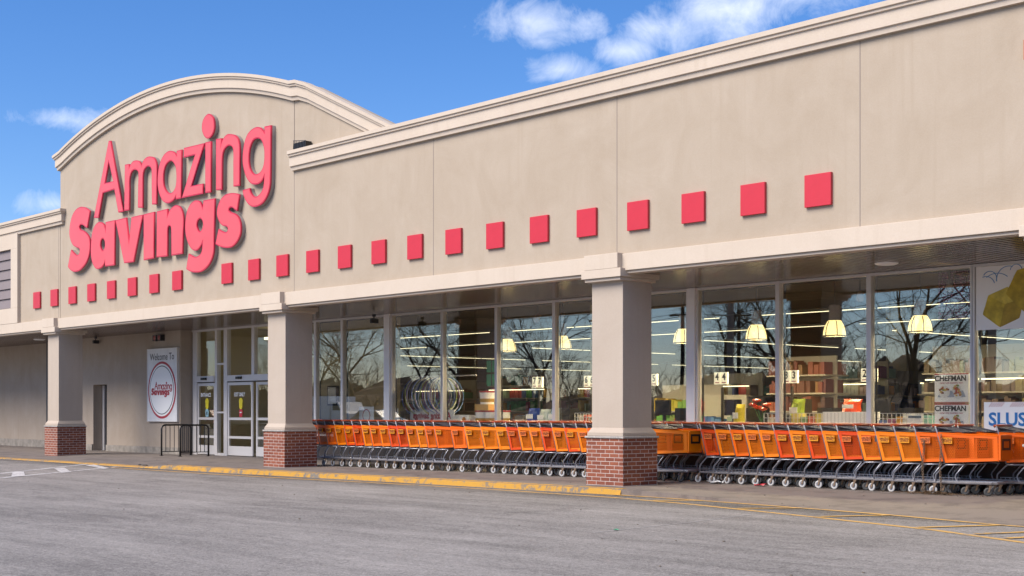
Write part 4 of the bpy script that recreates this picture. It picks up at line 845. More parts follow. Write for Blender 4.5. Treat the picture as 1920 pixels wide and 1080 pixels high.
# ------------------------------------------------------------------ inside the shop
D2 = YS + .45
def pendant(x, lab, y=21.9, z=2.80):
    t = thing('pendant_lamp', lab, 'lamp', (x, y, z), 'pendant lamps over the checkouts')
    b = MB(); b.lathe((x, y, z), [(.205, 0), (.215, .02), (.205, .10), (.18, .19), (.135, .27), (.105, .30)], 22); sh = b.build('lamp_shade', M['lamp'], t, smooth=True)
    b = MB(); b.ring((x, y, z), .222, .012, 'z', 22, 5)
    for k in range(6):
        a = k * math.pi / 3 + .3; b.tube([(x + r_ * math.cos(a), y + r_ * math.sin(a), z + h) for r_, h in ((.222, 0), (.212, .10), (.187, .19), (.14, .272))], .008, 4)
    b.build('cage', M['dark'], sh)
    b = MB(); b.lathe((x, y, z), [(.0, .58), (.10, .58), (.105, .56), (.105, .31), (.12, .29), (.0, .29)], 16); b.build('ballast_housing', M['louvre'], t)
    b = MB(); b.tube([(x, y, z + .5), (x, y, 4.2)], .008, 5); b.build('cord', M['dark'], t)
    l = bpy.data.lights.new('lamp_light', 'AREA'); l.shape = 'DISK'; l.size = .44; l.energy = 58; l.color = (1, .80, .48)
    lo = bpy.data.objects.new('lamp_light', l); COL.objects.link(lo); lo.parent = t; lo.location = (0, 0, -.006)
    return t
LX = [-24.15, -22.30, -20.45, -18.70, -16.82, -15.0, -13.2, -11.3]
for i, x in enumerate(LX):
    pendant(x, ['glowing pendant lamp seen beside the third mullion left of the third column', 'glowing pendant lamp nearest the third column on its left', 'glowing pendant lamp hidden behind the third column', 'glowing pendant lamp half hidden by the white window post right of the third column',
                'glowing pendant lamp above the number 4 checkout sign', 'glowing pendant lamp above the number 3 checkout sign', 'glowing pendant lamp above the boxed kitchen gift sets', 'glowing pendant lamp behind the yellow cube banner'][i])
def number_sign(x, n, where):
    t = thing('checkout_sign', f'white checkout sign numbered {n} {n}, {where}', 'sign', (x, 21.5, .1), 'checkout number signs')
    b = MB(); b.tube([(x, 21.56, .1), (x, 21.56, 1.86)], .03, 8); b.build('pole', M['black'], t)
    for s in (-1, 1):
        b = MB(); b.box(x + s * .085 - .078, x + s * .085 + .078, 21.50, 21.55, 1.92, 2.16); pn = b.build('number_panel', M['sign_lit'], t)
        text('numeral', str(n), .19, (x + s * .085, 21.495, 2.065), M['black_print'], pn, sx=.85, bold=.006); 
        b = MB(); b.box(x + s * .085 - .05, x + s * .085 + .05, 21.494, 21.4985, 1.945, 1.962); b.build('stripe', M['red_print'], pn)
M['sign_lit'] = mat('number_panel', (.85, .80, .62), .5, emit=(1, .9, .62), es=.35)
for x, n, wh in ((-22.7, 7, 'left of the third column by the bags'), (-21.05, 6, 'touching the left edge of the third column'), (-19.25, 5, 'at the right edge of the third column'), (-17.40, 4, 'in the first wide window right of the white post'), (-15.72, 3, 'behind the mullion right of number 4'), (-14.0, 2, 'behind the mullion left of the boxed gift sets')): number_sign(x, n, wh)
def checkout(x, n):
    t = thing('checkout_counter', f'checkout counter with dark register below the number {n} sign', 'counter', (x, 22.6, .1), 'checkout counters')
    b = MB(); b.box(x - .35, x + .35, 21.7, 23.9, .1, .95); b.build('counter_body', M['shelf'], t)
    b = MB(); b.box(x - .37, x + .37, 21.68, 23.92, .951, 1.0); b.build('belt', M['dark'], t)
    b = MB(); b.box(x - .16, x + .16, 21.75, 22.1, 1.0, 1.18); b.box(x - .03, x + .03, 21.9, 21.95, 1.18, 1.30); b.box(x - .2, x + .2, 21.86, 21.92, 1.30, 1.62); b.build('register', M['black'], t)
    b = MB(); b.box(x + .4, x + .75, 21.8, 22.1, .1, 1.45)
    b.build('impulse_rack', M['black'], t)
for x, n in ((-22.7, 7), (-21.05, 6), (-19.25, 5), (-17.40, 4), (-15.72, 3), (-14.0, 2)): checkout(x, n)
# fluorescent rows
def light_row(p, q, z, lab):
    t = thing('light_row', lab, 'ceiling light', ((p[0] + q[0]) / 2, (p[1] + q[1]) / 2, z), 'rows of fluorescent lights')
    a, b = Vector((*p, z)), Vector((*q, z)); d = (b - a).normalized(); n = Vector((-d.y, d.x, 0)); L = (b - a).length; s = 0; k_ = 1; m = MB(); h = MB()
    while s < L - 1.0:
        e = min(s + 2.4, L); u, v = a + d * (s + .04), a + d * (e - .04)
        m.quad(tuple(u - n * .0125), tuple(u + n * .0125), tuple(v + n * .0125), tuple(v - n * .0125))
        for sg in (-1, 1): m.quad(*[tuple(w_ + n * .0125 * sg + Vector((0, 0, dz))) for w_, dz in ((u, 0), (v, 0), (v, .012), (u, .012))])
        s = e + (.0 if k_ % 3 else .9); k_ += 1
    m.build('tube_strip', M['tubeL'], t)
    h.tube([tuple(a + Vector((0, 0, .07))), tuple(b + Vector((0, 0, .07)))], .02, 6)
    h.build('raceway', M['dark'], t)
for k, y in enumerate((25.2, 29.5)): light_row((-60, y), (-4, y), 3.55, ['near', 'far'][k] + ' long fluorescent row running along the shop front')
for k, x in enumerate((-50, -41, -33, -26, -19.5, -12.5)): light_row((x, 31), (x, 55), 3.45, f'fluorescent row running back into the shop, {ORD[k]} from the left')
# aisle shelving packed with goods
grng = random.Random(21)
PAL = [(.55, .08, .05), (.62, .32, .05), (.60, .50, .12), (.10, .28, .12), (.08, .14, .34), (.55, .50, .42), (.32, .10, .22), (.20, .42, .40), (.62, .60, .55), (.28, .18, .08), (.05, .05, .06), (.45, .35, .20)]
def gondola(x, y, L, h, along, lab, pal=None):
    t = thing('store_shelf', lab, 'shelf', (x, y, .1), 'aisle shelves in the shop'); f = MB(); gd = MB(); pal = pal or PAL
    X = (lambda u, v: (x + u, y + v)) if along == 'x' else (lambda u, v: (x + v, y + u))
    def bx(m, u0, u1, v0, v1, z0, z1, c=None):
        a, b = X(u0, v0), X(u1, v1); m.box(min(a[0], b[0]), max(a[0], b[0]), min(a[1], b[1]), max(a[1], b[1]), z0, z1, c)
    bx(f, -L / 2, L / 2, -.02, .02, .1, h)
    lv = int((h - .25) / .38)
    for k in range(lv):
        z = .25 + k * .38
        for s in (-1, 1):
            bx(f, -L / 2, L / 2, s * .03, s * .42, z - .03, z)
            u = -L / 2 + .02
            while u < L / 2 - .1:
                c = grng.choice(pal); c = tuple(q * grng.uniform(.7, 1.2) for q in c); wd = grng.uniform(.05, .14); c = tuple(q * .72 for q in c)
                for r_ in range(grng.randint(1, 4)):
                    if u + wd > L / 2: break
                    bx(gd, u, u + wd * .94, s * .06, s * (.40 - grng.uniform(0, .06)), z + .001, z + grng.uniform(.18, .31), c); u += wd
                if grng.random() < .12: u += .15
    f.build('shelf_frame', M['shelf'], t)
    if along == 'x' and L > 2: b = MB(); b.box(x - L * .46, x + L * .46, y - .47, y - .43, 2.0, 2.025); b.build('shelf_light', M['tubeL'], t)
    g_ = gd.build('goods', M['goods'], t); g_['kind'] = 'stuff'; return t
SH = []
for k, x in enumerate((-49, -45, -41, -37.2, -33.6, -30, -26.2, -22.6, -19, -15.4, -11.8, -8.4)):
    gondola(x, 28.0, 2.6, 2.15 + .2 * (k % 3), 'x', f'end shelf facing the checkouts packed with mixed goods, {ORD[k]} from the left')
    gondola(x, 34.5, 9.5, 2.4, 'y', f'long aisle shelf of coloured goods, {ORD[k]} aisle from the left')
gondola(-17.4, 24.4, 1.5, 2.55, 'x', 'tall display of red and brown bottles behind the number 4 sign', [(.30, .07, .03), (.22, .05, .03), (.35, .14, .05), (.12, .04, .03)])
gondola(-21.0, 24.9, 1.8, 2.0, 'x', 'display of bright orange and yellow snack packets beside the third column', [(.75, .30, .03), (.75, .55, .05), (.65, .12, .05), (.25, .45, .08)])
gondola(-13.6, 25.2, 2.6, 2.7, 'x', 'tall rack of brown boxes and jars behind the number 3 sign', [(.28, .20, .11), (.35, .27, .16), (.20, .14, .07), (.45, .40, .30)])
gondola(-19.6, 24.4, 1.2, 1.75, 'x', 'rack of blue and green cans right of the third column', [(.05, .12, .35), (.05, .35, .20), (.08, .22, .5), (.3, .3, .3)])
for x, y, lab in ((-25.3, 26.5, 'square tan shop column behind the green boards'), (-14.2, 31.5, 'square tan shop column deep in the right of the shop'), (-19.5, 31.5, 'square tan shop column deep behind the third outside column')):
    b = MB(); b.box(x - .3, x + .3, y - .3, y + .3, .1, 4.2); tag(b.build('interior_column', M['vest']), lab, 'column')
# window display goods on low ledges
def ledge(x0, x1, lab):
    t = thing('display_ledge', lab, 'shelf', ((x0 + x1) / 2, D2, .1), 'low ledges behind the windows'); b = MB(); b.box(x0, x1, D2 - .2, D2 + .35, 1.05, 1.095); b.build('ledge_top', M['shelf'], t)
    for x in (x0 + .08, x1 - .08):
        b = MB(); b.box(x - .03, x + .03, D2 - .1, D2 + .2, .1, 1.05); b.build('leg', M['shelf'], t)
for a, b_, lab in ((-28.9, -27.3, 'low ledge behind the window left of the white post'), (-26.9, -25.1, 'low ledge under the hula hoops'), (-24.9, -23.1, 'low ledge under the white buckets'), (-23.0, -21.3, 'low ledge under the plastic bags')): ledge(a, b_, lab)
hcol = [(.08, .16, .55), (.66, .68, .72), (.40, .50, .10), (.22, .10, .42), (.62, .64, .72), (.06, .08, .14), (.10, .22, .5)]
hm = [mat('hoop_%d' % k, c, .35) for k, c in enumerate(hcol)]
hg = thing('hanging_rail', 'thin rail carrying the hula hoops in the window', 'rail', (-25.8, D2 + .2, 2.2)); b = MB(); b.tube([(-26.85, D2 + .2, 2.235), (-24.55, D2 + .2, 2.235)], .018, 6); b.build('rail_bar', M['alu'], hg)
b = MB(); b.tube([(-26.8, D2 + .2, 2.235), (-26.8, D2 + .2, 4.2)], .006, 5); b.tube([(-24.6, D2 + .2, 2.235), (-24.6, D2 + .2, 4.2)], .006, 5); b.build('rail_wire', M['dark'], hg)
for k in range(28):
    x = -26.78 + k * .044 + grng.uniform(-.03, .03); rr = .44 + grng.uniform(-.02, .03); b = MB(); sw = grng.uniform(-.10, .10); n = 36; pts = []
    for j in range(n + 1):
        a = 2 * math.pi * j / n; h = rr * math.cos(a); pts.append((x + sw * (rr - h), D2 + .2 + rr * math.sin(a), 2.235 - .03 - rr + h))
    b.tube(pts, .0085, 6, False); o = b.build('hula_hoop', hm[k % 7], None, True)
    tag(o, 'striped plastic hula hoop in the bunch hanging behind the window right of the second column', 'hula hoop', 'hula hoops hanging in the window')
def bucket(x, y, z, lab, r=.16, h=.27):
    t = thing('bucket', lab, 'bucket', (x, y, z), 'white buckets in the window'); b = MB(); b.lathe((x, y, z), [(0, 0), (r * .88, 0), (r, h), (0, h)], 20); b.build('pail', M['white'], t, smooth=False)
    b = MB(); b.lathe((x, y, z + h), [(r, .0), (r * 1.06, .001), (r * 1.06, .035), (0, .04)], 20); b.build('lid', M['red_print'], t)
    b = MB(); b.lathe((x, y, z), [(r * .9 + .004, .05), (r * .95 + .004, .13)], 20); b.build('label_band', M['goods_amber'], t)
    b = MB(); b.tube([(x + r * 1.03 * math.cos(a), y - .02 - r * .5 * math.sin(a), z + h * .9 - r * 1.1 * math.sin(a)) for a in [math.pi * j / 8 for j in range(9)]], .006, 5); b.build('bail', M['white'], t)
M['goods_amber'] = mat('amber_label', (.40, .25, .04), .5)
zt = 1.095
bucket(-24.12, D2, zt, 'white bucket with red lid on the ledge, left of the three lower ones'); bucket(-23.78, D2, zt, 'white bucket with red lid on the ledge, between two other buckets'); bucket(-23.38, D2, zt, 'white bucket with red lid right of the mullion on the ledge')
bucket(-23.96, D2 + .02, zt + .31 + .14, 'white bucket with red lid on top of the stack', .18, .27)
b = MB(); b.box(-24.2, -23.72, D2 - .16, D2 + .2, zt + .311, zt + .449, (.6, .35, .1)); tag(b.build('orange_carton', M['goods']), 'flat orange carton sandwiched between the stacked buckets', 'box')
def carton(x0, x1, z0, z1, y, dpt, lab, photo=True, name='food_box'):
    t = thing(name, lab, 'box', ((x0 + x1) / 2, y, z0)); b = MB(); b.box(x0, x1, y, y + dpt, z0, z1); b.build('carton', M['white'], t)
    w_, h = x1 - x0, z1 - z0
    b = MB(); b.lathe((x0 + w_ * .68, y - .003, z0 + h * .45), [(0, 0), (min(w_, h) * .33, 0)], 18, 'y'); b.build('food_picture', mat('food_print', (.50, .20, .05), .5), t)
    return t
carton(-24.42, -24.10, zt, zt + .44, D2 + .1, .2, 'white box with an orange food picture standing left of the buckets')
carton(-25.05, -24.46, zt, zt + .20, D2 - .1, .3, 'long white box with an orange picture lying under the hoops')
def bag(x, z, w_, h, m, lab, y=None, seed=0):
    y = y or D2; t = thing('product_bag', lab, 'bag', (x, y, z), 'plastic bags on the window ledge'); q = random.Random(seed); b = MB(); n = 10; rows = []
    for i in range(7):
        f = i / 6; hw = w_ / 2 * (1 - .12 * math.sin(f * math.pi) * q.uniform(.3, 1)); dp = .13 * (1 - f) ** .5 * (1 if i < 6 else 0) + .012
        rows.append([(x + hw * math.cos(a) * (1 + q.uniform(-.04, .04)) + .05 * f * f, y + dp * math.sin(a), z + h * f + q.uniform(-.008, .008)) for a in [2 * math.pi * j / n for j in range(n)]])
    for r0, r1 in zip(rows, rows[1:]):
        for j in range(n): b.quad(r0[j], r0[(j + 1) % n], r1[(j + 1) % n], r1[j])
    b.build('bag_body', m, t, smooth=True)
    b = MB(); b.box(x - w_ * .3, x + w_ * .3, y - .128, y - .12, z + h * .34, z + h * .62); b.build('bag_print', M['white'] if m is not M['white'] else M['blue_print'], t)
bag(-22.38, zt, .36, .36, mat('blue_bag', (.02, .06, .30), .3), 'dark blue plastic bag on the ledge left of the white bags', seed=1)
bag(-22.02, zt, .34, .33, mat('pale_green_bag', (.55, .62, .58), .3), 'white bag with green print leaning beside the blue bag', seed=2)
bag(-21.68, zt, .30, .36, mat('light_blue_bag', (.40, .58, .70), .3), 'pale blue and white bag at the right end of the ledge', seed=3)
b = MB(); b.box(-22.95, -22.6, D2 - .1, D2 + .2, zt, zt + .10, (.55, .52, .45)); b.box(-22.9, -22.62, D2 - .08, D2 + .15, zt + .101, zt + .19, (.12, .11, .09)); tag(b.build('folded_package', M['goods']), 'white and black package lying left of the blue bag', 'package')
# green boards, wire baskets, white panel, notice
gbm = mat('green_board', (.03, .30, .15), .4)
for z0, lab in ((2.30, 'upper green board of the pair hung in front of the tan shop column'), (1.98, 'lower green board of the pair hung in front of the tan shop column')):
    t = thing('green_board', lab, 'board', (-24.1, D2 + .3, z0)); b = MB(); b.box(-24.30, -23.94, D2 + .3, D2 + .34, z0, z0 + .27); b.build('board', gbm, t); b = MB(); b.tube([(-24.12, D2 + .297, z0), (-24.12, D2 + .297, z0 + .27)], .012, 5); b.build('seam', M['dark'], t)
def wire(x0, x1, z0, z1, lab):
    t = thing('wire_basket', lab, 'wire basket', ((x0 + x1) / 2, D2, z0), 'white wire racks behind the windows')
    b = MB(); y = D2 - .02; n = max(2, int((x1 - x0) / .085))
    for k in range(n + 1): x = x0 + (x1 - x0) * k / n; b.tube([(x, y, z0 - .35), (x, y, z1)], .007, 4)
    for k in range(6): z = z1 - k * .09; b.tube([(x0, y, z), (x1, y, z)], .007, 4)
    b.build('wire_front', M['wire'], t)
    b = MB(); x = x0 + .05
    while x < x1 - .15: w_ = grng.uniform(.10, .2); c = grng.choice(PAL); b.box(x, x + w_ * .85, y + .06, y + .3, z0 - .35, z1 - grng.uniform(.0, .12), c); x += w_
    b.build('basket_goods', M['goods'], t)['kind'] = 'stuff'
    b = MB(); b.box(x0, x1, y + .02, y + .4, .1, z0 - .36); b.build('stand', M['shelf'], t)
wire(-21.05, -20.45, 1.15, 1.345, 'white wire basket beside the left edge of the third column')
wire(-16.0, -15.72, 1.15, 1.35, 'small white wire basket left of the mullion by sign 3')
wire(-15.58, -14.7, 1.15, 1.35, 'white wire basket of bottles under the number 3 sign')
wire(-13.6, -12.46, 1.15, 1.35, 'white wire basket left of the boxed gift sets')
t = thing('display_bin', 'white ribbed bin panel between two wire baskets', 'bin', (-14.2, D2, .1)); b = MB(); b.box(-14.66, -13.72, D2 - .05, D2 + .35, .1, 1.375)
b.build('bin_body', M['white'], t); b = MB()
for k in range(12): b.box(-14.64 + k * .077, -14.62 + k * .077, D2 - .056, D2 - .051, .2, 1.36)
b.build('bin_ribs', M['wire'], t)
t = thing('window_notice', 'small white and yellow printed notice clipped to the wire basket', 'notice', (-12.76, D2, 1.0)); b = MB(); b.box(-12.90, -12.61, D2 - .09, D2 - .08, .95, 1.335); b.build('sheet', M['paper'], t)
b = MB(); b.box(-12.88, -12.63, D2 - .096, D2 - .0905, 1.27, 1.31); b.build('title_bar', mat('grey_blue', (.10, .14, .2), .5), t); b = MB(); b.box(-12.88, -12.63, D2 - .096, D2 - .0905, 1.05, 1.15); b.build('yellow_bar', M['yellow'], t)
# boxed kitchen sets
for z0, lab in ((1.53, 'upper white boxed kitchen set reading CHEFMAN, on top of its twin'), (1.03, 'lower white boxed kitchen set reading CHEFMAN, under its twin')):
    x0, x1, y = -12.26, -11.64, YS + .16; t = thing('appliance_box', lab, 'box', ((x0 + x1) / 2, y, z0)); b = MB(); b.box(x0, x1, y, y + .28, z0, z0 + .485); b.build('carton', M['white'], t)
    b = MB(); b.box(x0, x1, y - .003, y - .0005, z0 + .465, z0 + .485); b.box(x0, x1, y - .003, y - .0005, z0, z0 + .012); b.build('red_edge', M['red_print'], t)
    text('brand_lettering', 'CHEFMAN', .125, ((x0 + x1) / 2 - .02, y - .003, z0 + .40), M['black_print'], t, sx=1.0, bold=.004)
    text('sub_lettering', 'FAMILY SIZE WARMING TRAY', .032, ((x0 + x1) / 2, y - .003, z0 + .325), M['red_print'], t)
    b = MB(); b.prism([(x0 + .05, z0 + .09), (x1 - .05, z0 + .09), (x1 - .1, z0 + .20), (x0 + .12, z0 + .20)], y - .004, y - .001); b.build('tray_picture', mat('tray_grey', (.30, .34, .42), .4), t)
    for q, (px, pz, pr) in enumerate(((x0 + .18, z0 + .20, .105), (x0 + .41, z0 + .235, .085), (x0 + .43, z0 + .15, .07))):
        b = MB(); b.lathe((px, y - .006 - q * .002, pz - .02), [(0, 0), (pr, 0)], 18, 'y'); d = b.build('dish_picture', M['paper'], t)
        b = MB(); rr = random.Random(q + 7)
        for k in range(16): a, e = rr.uniform(0, 6.28), pr * .8 * math.sqrt(rr.random()); b.box(px + e * math.cos(a) - .018, px + e * math.cos(a) + .018, y - .0085 - q * .002 - k * .00005, y - .0075 - q * .002, pz + e * math.sin(a) * .75 - .015, pz + e * math.sin(a) * .75 + .015, rr.choice([(.35, .09, .03), (.45, .16, .05), (.18, .05, .02), (.5, .38, .08), (.12, .22, .04), (.45, .05, .03)]))
        b.build('food_print', M['goods'], d)
# poster and banner in the last window
t = thing('window_poster', 'white poster with blue lettering beginning SLUSH at the right edge', 'poster', (-10.5, YS + .04 - .056, 1.04)); b = MB(); b.box(-11.27, -9.66, YS + .035 - .056, YS + .05 - .056, 1.0, 1.535); b.build('sheet', M['white'], t)
text('poster_lettering', 'SLUSH', .29, (-11.19, YS + .032 - .056, 1.25), M['blue_print'], t, 'LEFT', sx=1.05, bold=.008)
b = MB()
for k in range(32): b.box(-11.2 + k * .048, -11.185 + k * .048, YS + .031 - .056, YS + .034 - .056, 1.075, 1.088)
for j in range(3):
    for k in range(6): b.tube([(-11.12 + j * .36 + k * .04, YS + .033 - .056, 1.53), (-11.18 + j * .36 + k * .04, YS + .033 - .056, 1.46)], .004, 4)
b.build('poster_border', M['red_print'], t)
t = thing('window_banner', 'translucent white banner with two yellow fruit cubes and blue curls in the last window', 'banner', (-10.5, YS + .04 - .056, 2.70)); b = MB(); b.box(-11.41, -9.61, YS + .035 - .056, YS + .05 - .056, 2.70, 3.72); b.build('sheet', mat('banner_white', (.80, .77, .74), .6), t)
cm = mat('yellow_cube_print', (.50, .34, .015), .6, var=.35, vscale=6); cm2 = mat('ochre_cube_print', (.36, .24, .012), .6, var=.35, vscale=6)
def cube_print(cx_, cz_, s, rot, y, ms):
    c6 = [(cx_ + s * (1 + .07 * math.sin(k * 2.3)) * math.cos(rot + k * math.pi / 3), cz_ + s * .86 * (1 + .06 * math.cos(k * 1.7)) * math.sin(rot + k * math.pi / 3)) for k in range(6)]
    m_ = (cx_ + s * .06, cz_ + s * .10)
    out = smooth_loop(','.join('%.4f %.4f' % q for q in [((a[0] * (1 - f) + b_[0] * f), (a[1] * (1 - f) + b_[1] * f)) for a, b_ in zip(c6, c6[1:] + c6[:1]) for f in (.08, .5, .92)]))
    b = MB(); b.prism(out, y, y + .004); o = b.build('fruit_cube', ms[0], t)
    for f, mm in ((0, ms[1]), (4, ms[2])):
        b = MB(); b.prism([m_, c6[f % 6], c6[(f + 1) % 6], c6[(f + 2) % 6]] if f == 0 else [m_, c6[4], c6[5], c6[0]], y - .003, y - .001); b.build('cube_facet', mm, o)
yc = [mat('fruit_yellow_%d' % k, c, .6, var=.45, vscale=5) for k, c in enumerate(((.52, .37, .03), (.60, .45, .06), (.40, .26, .02), (.44, .30, .02)))]
cube_print(-10.93, 3.06, .37, .35, YS - .024, yc[:3]); cube_print(-10.42, 3.34, .46, .2, YS - .034, (yc[3], yc[0], yc[2]))
cb = mat('curl_blue', (.10, .25, .48), .5)
for cx_, cz_, r_, a0, a1 in ((-11.17, 3.52, .12, -.3, 2.6), (-11.05, 3.30, .3, .9, 2.2), (-10.72, 3.62, .10, -2, 3), (-10.85, 3.5, .2, 1.2, 3.3), (-10.35, 2.85, .12, .5, 5), (-11.24, 3.40, .16, .3, 1.9)):
    b = MB(); b.tube([(cx_ + r_ * math.cos(a0 + (a1 - a0) * k / 12), YS - .023, cz_ + r_ * math.sin(a0 + (a1 - a0) * k / 12)) for k in range(13)], .007, 4); b.build('blue_curl', cb, t)
# purple hanging net, spot cameras inside, orange flowers, green bag, fan
b = MB(); rr = random.Random(5)
for i in range(16):
    for j in range(20): b.box(-12.42 + i * .041, -12.39 + i * .041, D2 + .1 + .03 * math.sin(i), D2 + .13 + .03 * math.sin(i), 2.95 + j * .045, 2.985 + j * .045, rr.choice([(.14, .03, .10), (.08, .02, .08), (.2, .05, .14)]))
tag(b.build('hanging_net', M['goods']), 'dark purple beaded netting hanging inside the window above the boxed sets', 'netting')
for x, y, lab in ((-25.3, D2 + .3, 'inside spotlight high behind the glass above the hoops'), (-24.0, D2 + .5, 'inside spotlight behind the glass left of the first glowing lamp'), (-22.55, D2 + .3, 'inside spotlight behind the glass right of the first glowing lamp'), (-21.75, D2 + .3, 'inside spotlight high behind the glass above the bags'), (-14.3, D2 + .6, 'pale inside spotlight above the number 3 lamp'), (-12.1, D2 - .1, 'white inside spotlight tilted at the top of the gift set window')):
    t = thing('spotlight', lab, 'spotlight', (x, y, 3.5), 'small inside spotlights'); b = MB(); b.tube([(x, y, 3.55), (x, y, 4.2)], .014, 6); b.build('stem', M['dark'], t)
    b = MB(); d = Vector((.35, -.55, -.45)).normalized() * .2; b.tube([(x, y, 3.55), (x + d.x, y + d.y, 3.55 + d.z)], [.05, .075], 10); b.build('can', M['louvre'], t)
t = thing('flower_pot', 'pot of orange artificial flowers behind the window left of the number 3 sign', 'flowers', (-16.15, D2 + .1, 1.0)); b = MB(); b.lathe((-16.15, D2 + .1, .95), [(0, 0), (.10, 0), (.14, .22), (0, .22)], 12); b.build('pot', M['dark'], t)
for x, z in ((-16.33, 1.50), (-16.25, 1.58), (-16.1, 1.42), (-16.0, 1.50), (-16.22, 1.45)):
    b = MB(); b.tube([(-16.15, D2 + .1, 1.15), (x, D2 + .08, z)], .008, 4); b.build('stem', mat('stem_green', (.05, .16, .04), .7), t)
    b = MB(); b.lathe((x, D2 + .08, z - .03), [(0, 0), (.07, .02), (.09, .05), (.05, .07), (0, .06)], 10); b.build('flower', M['rim_red-orange'], t)
lm = mat('lime_bag', (.30, .42, .03), .5)
bag(-15.62, 1.2, .30, .42, lm, 'lime green bag standing behind the mullion by sign 3', D2 + .5, 8)
bag(-17.0, 1.1, .22, .42, mat('yellow_mop', (.55, .45, .03), .6), 'yellow bag behind the window below the number 4 sign', D2 + .5, 9)
bag(-14.55, 1.35, .40, .26, M['rim_red-orange'], 'red orange bundle on the checkout behind the white bin', D2 + .7, 10)
for x, h, lab in ((-18.0, .9, 'red upright broom handle pair behind the glass right of the third column'),):
    b = MB(); b.tube([(x, D2 + .4, .8), (x - .05, D2 + .4, 1.9)], .02, 6); b.tube([(x + .25, D2 + .4, .8), (x + .1, D2 + .4, 1.7)], .02, 6); tag(b.build('broom_handles', mat('red_handle', (.5, .04, .04), .5)), lab, 'brooms')
# papers near the entrance window, seen from behind: round logo poster, sale poster, mirrored shop name strip
t = thing('poster_back', 'pale poster with a dim round logo in the window left of the white post', 'poster', (-28.7, D2, 1.05)); b = MB(); b.box(-28.95, -28.32, D2, D2 + .01, 1.06, 1.5); b.build('sheet', M['paper'], t)
b = MB(); b.lathe((-28.63, D2 - .004, 1.27), [(.14, 0), (.165, 0)], 28, 'y'); b.build('ring', M['red_print'], t)
t = thing('poster_back', 'pale sale poster with dark mirrored words beside the white post', 'poster', (-27.6, D2, 1.05)); b = MB(); b.box(-27.95, -27.3, D2, D2 + .01, 1.06, 1.45); b.build('sheet', M['paper'], t)
text('mirrored_words', 'CAS', .16, (-27.6, D2 - .004, 1.20), M['black_print'], t, mirror=True); text('mirrored_words', 'UPPE', .14, (-27.6, D2 - .004, 1.36), M['black_print'], t, mirror=True)
t = thing('shop_name_strip', 'white strip with mirrored red shop name under the hula hoops', 'banner', (-26.2, D2, 1.1)); b = MB(); b.box(-26.85, -25.15, D2 + .02, D2 + .03, 1.12, 1.42); b.build('sheet', M['paper'], t)
text('mirrored_words', 'Amazing Savings', .21, (-26.0, D2 + .016, 1.27), M['red_print'], t, sx=1.05, bold=.006, mirror=True)

# ------------------------------------------------------------------ across the lot (seen in the glass)
def make_tree(seed, h):
    q = random.Random(seed); tr, cr = MB(), MB()
    def grow(p, d, L, r, lev, m):
        n = 3 if lev < 4 else 2; P = [p]; rs = [r]; d = d.copy()
        for k in range(n):
            d = (d + Vector((q.gauss(0, .10), q.gauss(0, .10), q.gauss(.02, .06)))).normalized(); P.append(P[-1] + d * L / n); rs.append(r * (1 - .27 * (k + 1) / n))
        m.tube([tuple(v) for v in P], rs, 7 if lev < 2 else (4 if lev < 4 else 3), False)
        if lev >= 8 or rs[-1] < .0045: return
        nb = 2 if lev < 1 else q.choice([2, 3, 3] if lev < 5 else [3, 3, 4])
        for k in range(nb):
            ax_ = d.orthogonal().normalized(); ax_.rotate(Matrix.Rotation(q.uniform(0, 6.28), 3, d)); e = d.copy(); e.rotate(Matrix.Rotation(q.uniform(.25, .75), 3, ax_)); e.z += .10; e.normalize()
            grow(P[-1], e, L * q.uniform(.66, .86), rs[-1] * q.uniform(.60, .84), lev + 1, cr)
        if lev in (1, 2, 3):
            for k in range(2): ax_ = d.orthogonal().normalized(); ax_.rotate(Matrix.Rotation(q.uniform(0, 6.28), 3, d)); e = d.copy(); e.rotate(Matrix.Rotation(q.uniform(.7, 1.1), 3, ax_)); grow(P[1], e, L * .6, rs[1] * .45, lev + 2, cr)
    grow(Vector((0, 0, 0)), Vector((0, 0, 1)), h * .27, h * .0155, 0, tr)
    return tr.mesh('trunk', M['bark']), cr.mesh('crown', M['twig'])
TREES = [make_tree(s, 13) for s in (3, 8, 14)]
TL = [(-101.8, -31, 1.1), (-96.6, -29, 1.25), (-92, -36, .9), (-88.8, -29, 1.1), (-82.8, -30, 1.15), (-78.5, -34, .9), (-74.5, -29, 1.1), (-57.7, -30, 1.1), (-53.6, -31, 1.15), (-49.6, -28, 1.1), (-46.5, -33, .95), (-43.3, -30, 1.25), (-37.6, -29, 1.2), (-34, -33, 1.0), (-110, -34, 1.0)]
for k, (x, y, s) in enumerate(TL):
    t = thing('bare_tree', f'tall bare winter tree beyond the lot, {ORD[k]} of its line from the left', 'tree', (x, y, 0), 'bare trees across the lot'); t.scale = (s, s, s); t.rotation_euler = (0, 0, k * 1.7)
    for nm, me in zip(('trunk', 'crown'), TREES[k % 3]): o = bpy.data.objects.new(nm, me); COL.objects.link(o); o.parent = t
def pole(x, y, h, lab, lampp=False):
    t = thing('street_lamp' if lampp else 'utility_pole', lab, 'lamp post' if lampp else 'utility pole', (x, y, 0)); b = MB(); b.tube([(x, y, 0), (x, y, h)], [.22 if lampp else .17, .16 if lampp else .12], 10); b.build('pole', mat('pole_tan', (.30, .24, .20), .7) if lampp else M['bark'], t)
    if lampp: b = MB(); b.box(x - .7, x + .7, y - .18, y + .18, h, h + .2); b.build('lamp_head', M['dark'], t)
    else:
        for z in (h - .5, h - 1.5): b = MB(); b.box(x - 1.1, x + 1.1, y - .07, y + .07, z, z + .12); b.build('cross_arm', M['bark'], t)
